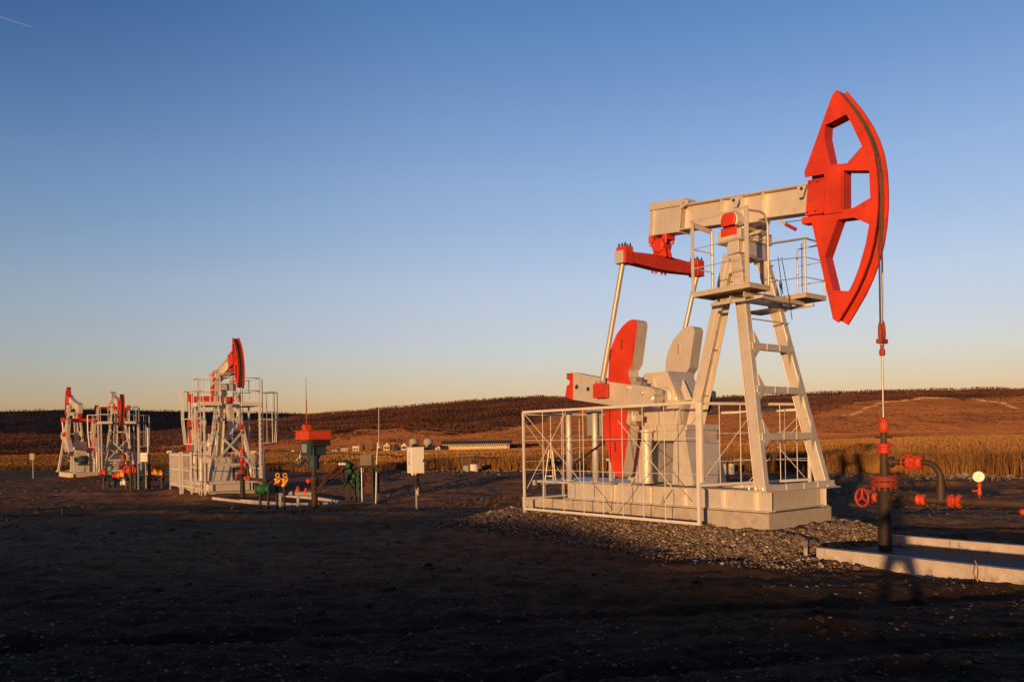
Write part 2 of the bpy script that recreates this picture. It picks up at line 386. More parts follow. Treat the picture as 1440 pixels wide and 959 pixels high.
# unseen earth bank added behind the camera to keep the yard's foreground in shade
bx = np.linspace(-140, 120, 300); prof = np.array([-9, -6, -3.5, -1.5, 0, 1.5, 3.5, 6, 9.]); ph = np.array([-.3, .22, .6, .93, 1, .93, .6, .22, -.3])
bh = np.interp(bx, [-140, -45, -25, -18, -16, -14.4, -12.6, -9, -5, 5, 120], [2.7, 2.7, 2.6, 2.5, 2.42, 2.22, 1.92, 1.72, 1.6, 1.5, 1.5])
BX, BP = np.meshgrid(bx, prof, indexing='ij')
BZ = bh[:, None] * ph[None, :] * (1 + .05 * fbm(BX * .5, BP, 3, 70)) + .03 * fbm(BX * 2, BP * 2, 3, 71)
bank = mesh_np('shade_bank', np.stack([BX, BP - 20, BZ], -1).reshape(-1, 3), grid_faces(len(bx), len(prof)), gm, np.tile([.05, .035, .028], (BX.size, 1)), True)
tag(bank, kind='structure')

# ------------------------------------------------------------------ scattered stuff
ICO_V = []; ph_ = (1 + 5 ** .5) / 2
for a, b in ((-1, ph_), (1, ph_), (-1, -ph_), (1, -ph_)): ICO_V += [(a, b, 0)]
for a, b in ((-1, ph_), (1, ph_), (-1, -ph_), (1, -ph_)): ICO_V += [(0, a, b)]
for a, b in ((-1, ph_), (1, ph_), (-1, -ph_), (1, -ph_)): ICO_V += [(b, 0, a)]
ICO_V = np.array(ICO_V); ICO_V = ICO_V / np.linalg.norm(ICO_V[0])
from itertools import combinations
ICO_F = [c for c in combinations(range(12), 3) if all(np.linalg.norm(ICO_V[i] - ICO_V[j]) < 1.1 for i, j in combinations(c, 2))]
ICO_F = np.array([c if np.dot(np.cross(ICO_V[c[1]] - ICO_V[c[0]], ICO_V[c[2]] - ICO_V[c[0]]), ICO_V[c[0]]) > 0 else (c[0], c[2], c[1]) for c in ICO_F])
def stones(name, xs, ys, sz, cols, mat, flat=.6, sink=.25):
    n = len(xs); z = zg(xs, ys)
    v = ICO_V[None] * (1 + rng.uniform(-.28, .28, (n, 12, 1))) * sz[:, None, None] * np.stack([rng.uniform(.8, 1.4, n), rng.uniform(.7, 1.1, n), rng.uniform(.35, 1, n) * flat], -1)[:, None]
    a = rng.uniform(0, 6.28, n); ca, sa = np.cos(a)[:, None], np.sin(a)[:, None]
    vx = v[..., 0] * ca - v[..., 1] * sa; vy = v[..., 0] * sa + v[..., 1] * ca
    tl = rng.uniform(-.5, .5, (n, 1)); vz = v[..., 2] + tl * vx
    V = np.stack([vx + xs[:, None], vy + ys[:, None], vz + z[:, None] + sz[:, None] * flat * (.6 - sink)], -1).reshape(-1, 3)
    Fa = (ICO_F[None] + (np.arange(n) * 12)[:, None, None]).reshape(-1, 3)
    return mesh_np(name, V, Fa, mat, np.repeat(cols, 12, 0), False)
stm = attr_mat('stone', .9, 30, .25, spec=.2)
def local_to_world(lx, ly): return O[0] + lx * EX[0] + ly * EY[0], O[1] + lx * EX[1] + ly * EY[1]
# crushed gravel heaped round the near plinth
lx = rng.uniform(-9.2, 2.3, 170000); ly = rng.uniform(-4.0, 3.4, 170000)
dx = np.maximum(np.maximum(-7.3 - lx, lx - .1), 0); dy = np.maximum(np.abs(ly) - 1.08, 0); d = np.hypot(dx, dy)
keep = (d > .03) & (rng.uniform(0, 1, len(d)) < S(1.35 - d / 2.0)) & ~((lx > 1.15) & (np.abs(ly + .46) < 1.4))
lx, ly = lx[keep][:54000], ly[keep][:54000]; xs, ys = local_to_world(lx, ly)
g = rng.uniform(0, 1, len(xs))[:, None]; cols = np.array([.085, .06, .043]) * (1 - g ** 1.3) + np.array([.34, .25, .195]) * g ** 1.3
hot = rng.uniform(0, 1, len(xs)) < .06; cols[hot] = (.45, .40, .36)
gravel = stones('gravel', xs, ys, rng.gamma(3, .0043, len(xs)) + .009, cols, stm, .95, .1)
tag(gravel, 'crushed grey brown gravel heaped round the near concrete plinth', 'gravel', kind='stuff')
# loose stones and clods over the yard
Yr = np.exp(rng.uniform(math.log(6), math.log(46), 34000)); pxr = rng.uniform(-60, 1500, 34000); xs = (pxr - 720) / 1140 * Yr; ys = Yr
lx = (xs - O[0]) * EX[0] + (ys - O[1]) * EX[1]; ly = (xs - O[0]) * EY[0] + (ys - O[1]) * EY[1]
cl = fbm(xs * .5, ys * .8, 3, 90)
keep = ~((lx > -7.4) & (lx < .3) & (np.abs(ly) < 1.3)) & ~((lx > 1.1) & (np.abs(ly + .46) < 1.4)) & (rng.uniform(-1, 1, len(xs)) < cl * 1.6 + .1)
xs, ys = xs[keep], ys[keep]
g = rng.uniform(0, 1, len(xs))[:, None] ** 2.2; cols = np.array([.065, .045, .030]) * (1 - g) + np.array([.28, .22, .17]) * g
ld = stones('loose_stones', xs, ys, np.minimum(rng.gamma(1.7, .0055, len(xs)) + .005, .03), cols, stm, .7, .45)
n = 1500; Yc = np.exp(rng.uniform(math.log(6.2), math.log(30), n)); pc = rng.uniform(-60, 1500, n); xc = (pc - 720) / 1140 * Yc
lx = (xc - O[0]) * EX[0] + (Yc - O[1]) * EX[1]; ly = (xc - O[0]) * EY[0] + (Yc - O[1]) * EY[1]; kc = ~((lx > -7.6) & (np.abs(ly + .3) < 1.7)) & (rng.uniform(-.6, .8, n) < fbm(xc * .4, Yc * .6, 3, 97) * 1.6); xc, Yc = xc[kc], Yc[kc]
g = rng.uniform(0, 1, len(xc))[:, None]; cols = np.array([.04, .029, .02]) * (1 - g) + np.array([.085, .055, .038]) * g
cd = stones('soil_clods', xc, Yc, rng.gamma(2.2, .013, len(xc)) + .012, cols, gm, .7, .6)
tag(cd, 'dark lumps of soil lying over the yard', 'soil', kind='stuff')
tag(ld, 'small pale and brown stones scattered over the dark yard soil', 'stones', kind='stuff')
# pale rubble along the foot of the tall grass
n = 4200; pxr = rng.uniform(560, 1560, n); Yr = edge(pxr) - rng.gamma(1.6, .8, n) - .1; xs = (pxr - 720) / 1140 * Yr; ys = Yr
kk = fbm(xs * .3, ys * .3, 3, 95) > -.25; xs, ys = xs[kk], ys[kk]
g = rng.uniform(0, 1, len(xs))[:, None]; cols = np.array([.12, .08, .055]) * (1 - g) + np.array([.34, .26, .20]) * g
rb = stones('rubble', xs, ys, rng.gamma(1.6, .026, len(xs)) + .02, cols, stm, .7, .3)
tag(rb, 'broken pale rubble strewn along the foot of the tall dry grass', 'rubble', kind='stuff')

def blades(name, xs, ys, hs, ws, cols, mat, lean=.25, zf=zg, spread=1.):
    n = len(xs); z = zf(xs, ys); a = rng.uniform(-np.pi / 2, np.pi / 2, n) * spread - .2 * (spread < 1); dx = np.cos(a) * ws / 2; dy = np.sin(a) * ws / 2
    lx = rng.normal(0, lean, n) * hs; ly = rng.normal(0, lean, n) * hs
    P = [np.stack([xs - dx, ys - dy, z - .03], -1), np.stack([xs + dx, ys + dy, z - .03], -1),
         np.stack([xs - dx * .8 + lx * .3, ys - dy * .8 + ly * .3, z + hs * .55], -1), np.stack([xs + dx * .8 + lx * .3, ys + dy * .8 + ly * .3, z + hs * .55], -1),
         np.stack([xs + lx - dx * .15, ys + ly - dy * .15, z + hs], -1), np.stack([xs + lx + dx * .15, ys + ly + dy * .15, z + hs], -1)]
    V = np.stack(P, 1).reshape(-1, 3); b = (np.arange(n) * 6)[:, None]
    Fa = np.concatenate([b + np.array([[0, 1, 3, 2]]), b + np.array([[2, 3, 5, 4]])], 1).reshape(-1, 4)
    return mesh_np(name, V, Fa, mat, np.repeat(cols, 6, 0), False)
gmn = attr_mat('dry_grass', .8, 1, .15, spec=.2)
n = 90000; pxr = rng.uniform(-100, 1540, n); e = edge(pxr); Yr = e + rng.gamma(1.3, 2.2, n)
Yr = Yr + fbm(pxr / 9, pxr * 0, 3, 100) * 1.2; xs = (pxr - 720) / 1140 * Yr; ys = Yr
g = np.clip((fbm(xs * .9, ys * .5, 4, 101) + 1) / 2 + rng.normal(0, .16, n), 0, 1)[:, None]
cols = np.array([.15, .065, .022]) * (1 - g) + np.array([.36, .185, .06]) * g
left_shade = S((640 - pxr) / 420)[:, None]; cols = cols * (1 - .55 * left_shade)  # shade over the left of the field put into the grass colour
hs = (1.0 + .25 * fbm(xs * .35, ys * .35, 3, 102)) * rng.uniform(.55, 1.12, n) * np.interp(pxr, [0, 560, 640, 900, 1440], [.55, .65, .85, 1.05, 1.05])
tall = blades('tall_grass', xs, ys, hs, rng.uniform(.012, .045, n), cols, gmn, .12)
tag(tall, 'tall dry golden grass standing along the edge of the yard', 'grass', kind='stuff')
n = 110000; pxr = rng.uniform(-100, 1540, n); Yr = edge(pxr) + 6 + rng.uniform(0, 1, n) ** 1.8 * 340; xs = (pxr - 720) / 1140 * Yr; ys = Yr
g = np.clip((fbm(xs * .05, ys * .02, 4, 111) + 1) / 2 + rng.normal(0, .15, n), 0, 1)[:, None]
cols = np.array([.24, .105, .032]) * (1 - g) + np.array([.44, .235, .075]) * g; cols = cols * (1 - .45 * S((640 - pxr) / 420)[:, None])  # the same left-hand shade put into the stubble colour
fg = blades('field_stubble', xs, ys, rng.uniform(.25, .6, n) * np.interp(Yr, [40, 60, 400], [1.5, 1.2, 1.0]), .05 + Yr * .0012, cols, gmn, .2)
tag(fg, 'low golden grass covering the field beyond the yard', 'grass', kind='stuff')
# sparse dead tufts in the yard between the wells and the field
n = 34000; Yr = rng.uniform(19, 62, n); pxr = rng.uniform(-60, 1500, n); xs = (pxr - 720) / 1140 * Yr; ys = Yr
lx = (xs - O[0]) * EX[0] + (ys - O[1]) * EX[1]; ly = (xs - O[0]) * EY[0] + (ys - O[1]) * EY[1]
kk = (fbm(xs * .16, ys * .5, 4, 120) + rng.normal(0, .12, n) > .30) & (Yr < edge(pxr) - 1) & ~((lx > -7.6) & (np.abs(ly) < 1.6)); xs, ys = xs[kk], ys[kk]
for P_ in (P2, P3, P4):
    a = (xs - P_[0]) * EX[0] + (ys - P_[1]) * EX[1]; b = (xs - P_[0]) * EY[0] + (ys - P_[1]) * EY[1]
    kk = ~((np.abs(a) < 11) & (np.abs(b) < 2.4)); xs, ys = xs[kk], ys[kk]
g = rng.uniform(0, 1, len(xs))[:, None]; cols = np.array([.07, .033, .02]) * (1 - g) + np.array([.19, .09, .045]) * g
tf = blades('grass_tufts', xs, ys, rng.gamma(2, .028, len(xs)) + .02, rng.uniform(.02, .09, len(xs)), cols, gmn, .9)
tag(tf, 'sparse dead brown grass tufts in the yard before the field', 'grass', kind='stuff')

# leafless woods: trunk sliver and upward fan of twig slivers per tree
def woods(name, px, D, zf, hmin, hmax, c0, c1, pale, mat, nb=9):
    n = len(px); x = (px - 720) / 1140 * D; z = zf(px, D); h = (hmin + (hmax - hmin) * np.clip(.5 + 1.1 * fbm(x / 45, D / 45, 3, 131), 0, 1)) * rng.uniform(.9, 1.06, n); V = []; Fa = []; Co = []; base = 0
    tw = h * .018 + .05; a = rng.uniform(0, np.pi, n); cx, cy = np.cos(a), np.sin(a)
    V.append(np.stack([np.stack([x - tw * cx, D - tw * cy, z - 1], -1), np.stack([x + tw * cx, D + tw * cy, z - 1], -1), np.stack([x, D, z + h * .7], -1)], 1).reshape(-1, 3))
    isp = rng.uniform(0, 1, n) < pale; tc = np.where(isp[:, None], np.array([.40, .27, .19]), np.array([.09, .05, .04])); Co.append(np.repeat(tc, 3, 0))
    Fa.append(np.arange(n * 3).reshape(-1, 3)); base = n * 3
    g = np.clip(.5 + 1.2 * fbm(x / 70, D / 45, 4, 130) + rng.normal(0, .07, n), 0, 1)[:, None]; cc = c0 * (1 - g) + c1 * g
    for k in range(nb):
        b = rng.uniform(0, 2 * np.pi, n); r = h * rng.uniform(.03, .17, n); z0 = z + h * rng.uniform(.02, .55, n); z1 = z0 + h * rng.uniform(.2, .4, n); w = h * rng.uniform(.03, .07, n)
        ex, ey = x + np.cos(b) * r, D + np.sin(b) * r; c = rng.uniform(0, np.pi, n); wx, wy = np.cos(c) * w, np.sin(c) * w
        V.append(np.stack([np.stack([x, D, z0], -1), np.stack([ex - wx, ey - wy, (z0 + z1) / 2], -1), np.stack([ex, ey, np.minimum(z1, z + h)], -1), np.stack([ex + wx, ey + wy, (z0 + z1) / 2], -1)], 1).reshape(-1, 3))
        q = np.arange(n * 4).reshape(-1, 4) + base; base += n * 4
        Fa.append(q[:, [0, 1, 2]]); Fa.append(q[:, [0, 2, 3]]); Co.append(np.repeat(cc * rng.uniform(.86, 1.14, (n, 1)), 4, 0))
    return mesh_np(name, np.concatenate(V), np.concatenate(Fa), mat, np.concatenate(Co), False)
wm = attr_mat('bare_wood', .9, .05, .2, spec=.05)
n = 85000; px = rng.uniform(-60, 1520, n); D = 450 + 700 * rng.uniform(0, 1, n) ** .75 + 8; t = ((D - 450) / 700) ** .85; py = hill_py(px, t)
edge_n = fbm(px / 25, D / 60, 3, 140) * 5
wl = np.interp(px, WLX, WLY) + edge_n
dens = np.where(px < 430, .35, 1.0) * np.where(px > 1160, .9, 1)
kk = (py < wl) & (rng.uniform(0, 1, n) < dens)
nb_ = 240000; pxb = rng.uniform(-60, 1520, nb_); Db = 452 + 690 * rng.uniform(0, 1, nb_) ** .8; xb = (pxb - 720) / 1140 * Db
tb_ = ((Db - 450) / 700) ** .85; pyb = hill_py(pxb, tb_); wlb = np.interp(pxb, WLX, WLY); kb = pyb > wlb - 3
pxb, Db, xb, pyb = pxb[kb], Db[kb], xb[kb], pyb[kb]
g = np.clip((fbm(xb / 70, Db / 30, 5, 150) + 1) / 2 + rng.normal(0, .03, len(xb)), 0, 1)[:, None]; cb_ = np.array([.145, .060, .030]) * (1 - g) + np.array([.285, .122, .056]) * g
k = np.clip(fbm(xb / 18, Db / 30, 4, 152) * 2.2 - .3, 0, 1)[:, None]; cb_ = cb_ * (1 - .6 * k) + np.array([.07, .032, .022]) * .6 * k
tm = (np.exp(-((pyb - np.interp(pxb, [1150, 1180, 1210, 1245, 1270, 1300, 1350, 1380, 1410, 1440, 1500], [591, 585.5, 579.5, 571, 566, 561, 558, 561, 566, 572, 578])) / .9) ** 2) * (pxb > 1145))[:, None]
cb_ = cb_ * (1 - .8 * tm) + np.array([.5, .32, .2]) * .8 * tm
hz_ = lambda x_, y_: hill_z(720 + 1140 * x_ / y_, y_)
hg = blades('hill_meadow', xb, Db, rng.uniform(.22, .42, len(xb)), rng.uniform(1.5, 4.2, len(xb)), cb_, gmn, .12, hz_, .4)
tag(hg, 'reddish dry meadow grass covering the open hillside slopes', 'grass', kind='stuff')
wo = woods('hillside_wood', px[kk], D[kk], hill_z, 3, 5.2, np.array([.070, .033, .026]), np.array([.175, .078, .052]), .05, wm, 7)
tag(wo, 'leafless russet birch wood covering the upper slopes of the hills', 'woodland', kind='stuff')
n = 2600; px = rng.uniform(-60, 1520, n); D = rng.uniform(470, 1100, n); py = hill_py(px, ((D - 450) / 700) ** .85); wl = np.interp(px, WLX, WLY)
kk = (py > wl) & (fbm(px / 30, D / 50, 3, 145) > .32); 
bu = woods('hill_scrub', px[kk], D[kk], hill_z, 1.5, 4.0, np.array([.06, .03, .022]), np.array([.13, .06, .035]), .0, wm, 6)
tag(bu, 'scattered dark scrub dotted over the grassy hillside', 'bushes', kind='stuff')
n = 16000; px = rng.uniform(-60, 620, n); D = rng.uniform(1800, 2420, n)
fw = woods('far_ridge_wood', px, D, far_z, 5, 9, np.array([.003, .006, .014]), np.array([.006, .009, .016]), .0, wm, 6)  # near-black tree colours hold the ridge's shade
tag(fw, 'dense forest on the far left ridge, its shade put into the dark colour', 'woodland', kind='stuff')
n = 5000; px = rng.uniform(-60, 300, n); D = rng.uniform(455, 1000, n); kk = rng.uniform(0, 1, n) < S((260 - px) / 120) + .1; px, D = px[kk], D[kk]
lw = woods('valley_brush', px, D, hill_z, 2.0, 4.2, np.array([.035, .018, .015]), np.array([.10, .04, .026]), .03, wm, 7)
tag(lw, 'reddish brown bare brush along the far edge of the field on the left', 'bushes', kind='stuff')
# ------------------------------------------------------------------ the pump
BETA0 = math.atan2(6.206 - 6.512, .355 + 2.643)
PIV = (-1.17, 5.68)
def to_beam(x, z, b=BETA0):
    dx, dz = x - PIV[0], z - PIV[1]; return dx * math.cos(b) + dz * math.sin(b), -dx * math.sin(b) + dz * math.cos(b)
def crank_poly(pts, y): return [loc(px, py, y) for px, py in pts]
def rot_about(p, c, a): dx, dz = p[0] - c[0], p[1] - c[1]; return (c[0] + dx * math.cos(a) - dz * math.sin(a), c[1] + dx * math.sin(a) + dz * math.cos(a))
SHAFT = (-3.0, 2.32)
HEAD_NEAR = [(1175.3, 128.4), (1169.7, 135), (1131.3, 241.9), (1131.6, 249.4), (1160, 244.7), (1160, 302.5), (1139.7, 302.5), (1151, 357), (1171.6, 447), (1177, 452.5),
             (1190, 431), (1202.5, 409), (1212, 388), (1220, 366), (1226.5, 341), (1230.5, 315), (1232.5, 290), (1232.5, 265), (1231, 240), (1227, 216), (1220.5, 196), (1211, 176), (1198, 156), (1186, 141)]
HEAD_H1 = [(1160.3, 176.3), (1166.5, 173.5), (1190.3, 160.9), (1200, 180), (1212.4, 206.6), (1191.6, 229.7), (1182, 230.5), (1168, 232.5), (1159.4, 193)]
HEAD_H2 = [(1186, 240), (1222, 240), (1223.7, 278.4), (1199.7, 292.5), (1186, 295)]
HEAD_H3 = [(1178, 309), (1200.6, 306), (1222, 315.6), (1217.5, 341.9), (1208, 375.6), (1195, 409.4), (1171.6, 408.4), (1160, 360.6)]
CW_UP = [(855, 536), (857, 498), (861, 484), (867, 470), (875, 459), (883, 451.5), (889, 449), (893.5, 450), (896.2, 453), (896.5, 458), (889.5, 512), (884, 521), (884, 529), (888, 541)]
CW_LO = [(850, 577), (848, 600), (851, 621), (856, 641), (861, 660), (866, 669), (871, 671.5), (875, 668), (879, 645), (885, 600), (880.5, 595), (883.5, 577)]
ARM = [(797, 525), (806, 524), (846, 531.5), (887, 540.5), (912, 544), (920, 547), (921, 555), (912, 560), (921, 566), (917, 574), (895, 574), (860, 570), (806, 562), (795, 558), (797, 543), (801, 540), (801, 535), (797, 533)]
def add_crank(root, side, a, style):
    # near (side -1) and far (side +1) cranks are mirror twins; a turns them about the shaft
    y_in, y_out = .80, 1.05
    poly = [rot_about(p, SHAFT, a) for p in crank_poly(ARM, -1.05)]
    y0, y1 = (-y_out, -y_in) if side < 0 else (y_in, y_out)
    m = MB(); m.plate(poly, y0, y1)
    def pt(px, py, y=-1.05): return rot_about(loc(px, py, y), SHAFT, a)
    so = -1 if side < 0 else 1; yo = so * y_out
    m.lathe((SHAFT[0], so * .70, SHAFT[1]), (0, so, 0), [(0, .20), (.30, .20), (.32, .15)], 22)
    for q, w_ in (((884, 545), .05), ((905, 552), .05)):
        c = pt(*q); m.lathe((c[0], yo, c[1]), (0, so, 0), [(-.02, w_), (.06, w_), (.07, w_ * .5)], 10)
    cr = m.build('crank_arm', CREAM, root, .008)
    m = MB()
    for q, r in (((811, 544), .055), ((827, 547), .05), ((836, 549), .05)):
        c = pt(*q); m.lathe((c[0], yo + so * .001, c[1]), (0, so, 0), [(-.01, r), (.004, r)], 14)
    m.each('pin_hole', DARK, cr)
    tip = [(797, 525), (806, 524), (806, 562), (795, 558), (797, 543), (801, 540), (801, 535), (797, 533)]
    m = MB(); m.plate([pt(*q) for q in tip], y0 - .004, y1 + .004); m.build('crank_tip', RED if style == 'main' or side < 0 else CREAM, cr)
    # counterweights with their bolted feet
    ya, yb = (-1.12, -.80) if side < 0 else (.80, 1.12)
    red = side < 0
    for nm, P_ in (('upper', CW_UP), ('lower', CW_LO)):
        m = MB(); pl = [rot_about(p, SHAFT, a) for p in crank_poly(P_, -1.12)]
        m.plate(pl, ya, yb, side_mi=1, face_mi=0 if red else 1)
        cx, cz = pt(*((875, 484) if nm == 'upper' else (866, 628)), -1.12)
        cw = m.build('counterweight', [RED if red else CREAM, CREAM], root, .02, label=('red faced counterweight ' if red else 'cream counterweight ') + ('standing up on its crank' if nm == 'upper' else 'hanging under its crank'))
        m = MB(); yy = ya if so < 0 else ya; m.bar((cx, ya - .003, cz - .11), (cx, ya - .003, cz + .11), .10, .012, (1, 0, 0)); m.build('slot', RUSTD if red else CREAM_SHADE, cw)
        m = MB()
        for q in (((889, 535), (895, 541)) if nm == 'upper' else ((884, 583), (888, 588))):
            c = pt(*q, -1.0); m.lathe((c[0], so * .86, c[1]), (0, so, 0), [(0, .06), (.12, .06), (.13, .03)], 8)
            m.box(c[0] - .14, c[0] + .10, min(so * .78, so * .98), max(so * .78, so * .98), c[1] - .07, c[1] + .07)
        m.each('clamp', GREY if nm == 'upper' else CREAM, cw, .006)
DARKG = nmat('dark_green', (.008, .03, .015), .5, var=.3)
RUSTD = nmat('rusty_recess', (.30, .05, .02), .7, var=.3); CREAM_SHADE = nmat('shaded_recess', (.40, .30, .20), .7, var=.2)  # slot colours; the cream one has its recess shade put into the colour

def head_parts(root, beta, hs):
    cb, sb = math.cos(beta), math.sin(beta)
    def T(s, y, t): return (PIV[0] + s * cb - t * sb, y, PIV[1] + s * sb + t * cb)
    c0 = (2.90, -.20) if hs != 1 else None
    def sc_(p):
        s, t = p
        return (2.9 + (s - 2.9) * hs, -.05 + (t + .05) * hs)
    cv = lambda L_: [sc_(to_beam(*loc(px, py, -.14))) for px, py in L_]
    out = cv(HEAD_NEAR); h1, h2, h3 = cv(HEAD_H1), cv(HEAD_H2), cv(HEAD_H3)
    rnd = MB()
    rnd.plate(out, -.14, -.118, (h1, h2, h3), T); rnd.plate(out, .118, .14, (h1, h2, h3), T)
    def wall(a, b, inset=0, th=.02):
        A_, B_ = np.array(a), np.array(b); n_ = np.array([-(B_ - A_)[1], (B_ - A_)[0]]); n_ = n_ / np.linalg.norm(n_)
        q = [A_ + n_ * inset, B_ + n_ * inset, B_ + n_ * (inset + th), A_ + n_ * (inset + th)]
        rnd.add([T(p[0], -.119, p[1]) for p in q] + [T(p[0], .119, p[1]) for p in q], [(0, 1, 5, 4), (1, 2, 6, 5), (2, 3, 7, 6), (3, 0, 4, 7)])
    wall(h1[1], h1[2]); wall(h1[5], h1[4]); wall(h1[7], h1[8]); wall(h1[8], h1[0])
    wall(h2[0], h2[1], .001); wall(h2[4], h2[0]); wall(h2[2], h2[3])
    wall(h3[0], h3[1]); wall(h3[7], h3[0]); wall(h3[6], h3[7]); wall(h3[5], h3[6])
    wall(out[0], out[2], .0, -.02); wall(out[5 + 1], out[8], .0, -.02)
    hd = rnd.build('horsehead', RED, root, .004)
    # arc track: recessed web and two rims
    arc = out[9:] + [out[0]]
    m = MB()
    for k in range(len(arc) - 1):
        a, b = np.array(arc[k]), np.array(arc[k + 1]); na = np.array([(b - a)[1], -(b - a)[0]]); na /= np.linalg.norm(na)
        pr = np.array(arc[k - 1]) if k else a; nx = np.array(arc[k + 2]) if k + 2 < len(arc) else b
        def nn(p, q): v = np.array([(q - p)[1], -(q - p)[0]]); return v / np.linalg.norm(v)
        n0 = nn(pr, b); n1_ = nn(a, nx)
        for y0, y1, d0, d1 in ((-.15, -.10, -.06, .025), (.12, .17, -.10, .075), (-.10, .12, -.13, -.055)):
            m.mi = 1 if y0 == -.10 and y1 > 0 else 0
            q = [a + n0 * d0, b + n1_ * d0, b + n1_ * d1, a + n0 * d1]
            V = [T(p[0], y0, p[1]) for p in q] + [T(p[0], y1, p[1]) for p in q]
            F_ = [(0, 1, 2, 3), (4, 7, 6, 5), (3, 2, 6, 7), (0, 4, 5, 1)]
            if k == 0: F_.append((0, 3, 7, 4))
            if k == len(arc) - 2: F_.append((1, 5, 6, 2))
            m.add(V, F_)
    m.mi = 0; m.build('arc_track', [RED, GREASE_SHADE], hd)
    # cheek panel and lap plates
    if hs == 1:
        m = MB(); cp = cv([(1160.5, 241), (1184.5, 238.5), (1184.5, 299), (1160.5, 302)]); m.plate(cp, -.175, -.142, frm=T); m.build('cheek_plate', RED, hd, .005)
    m = MB(); s0, s1 = to_beam(.34, 5.9)[0], 2.9 + (to_beam(*loc(1163, 260, -.14))[0] - 2.9) * hs
    t0, t1 = .08, .67
    for yy in ((-.20, -.17), (.17, .20)): m.plate([(s0, t0), (s1, t0), (s1, t1), (s0, t1)], *yy, frm=T)
    m.plate([(s0, t0 - .03), (s1, t0 - .03), (s1, t0), (s0, t0)], -.22, .22, frm=T); m.plate([(s0, t1), (s1, t1), (s1, t1 + .03), (s0, t1 + .03)], -.22, .22, frm=T)
    m.plate([(s0 - .12, t0 - .16), (s0 + .14, t0 - .16), (s0 + .14, t0 - .035), (s0 - .12, t0 - .035)], -.12, .12, frm=T)
    m.build('head_socket', RED, hd, .004)
    m = MB()
    for q in ((s0 + .04, t0 + .03), (s0 + .2, t0 + .03), (s0 + .04, t1 - .03), (s0 + .2, t1 - .03)):
        m.tube(T(q[0], -.21, q[1]), T(q[0], -.198, q[1]), .018, 6)
    m.each('bolt', DARK, hd)
    return T, arc

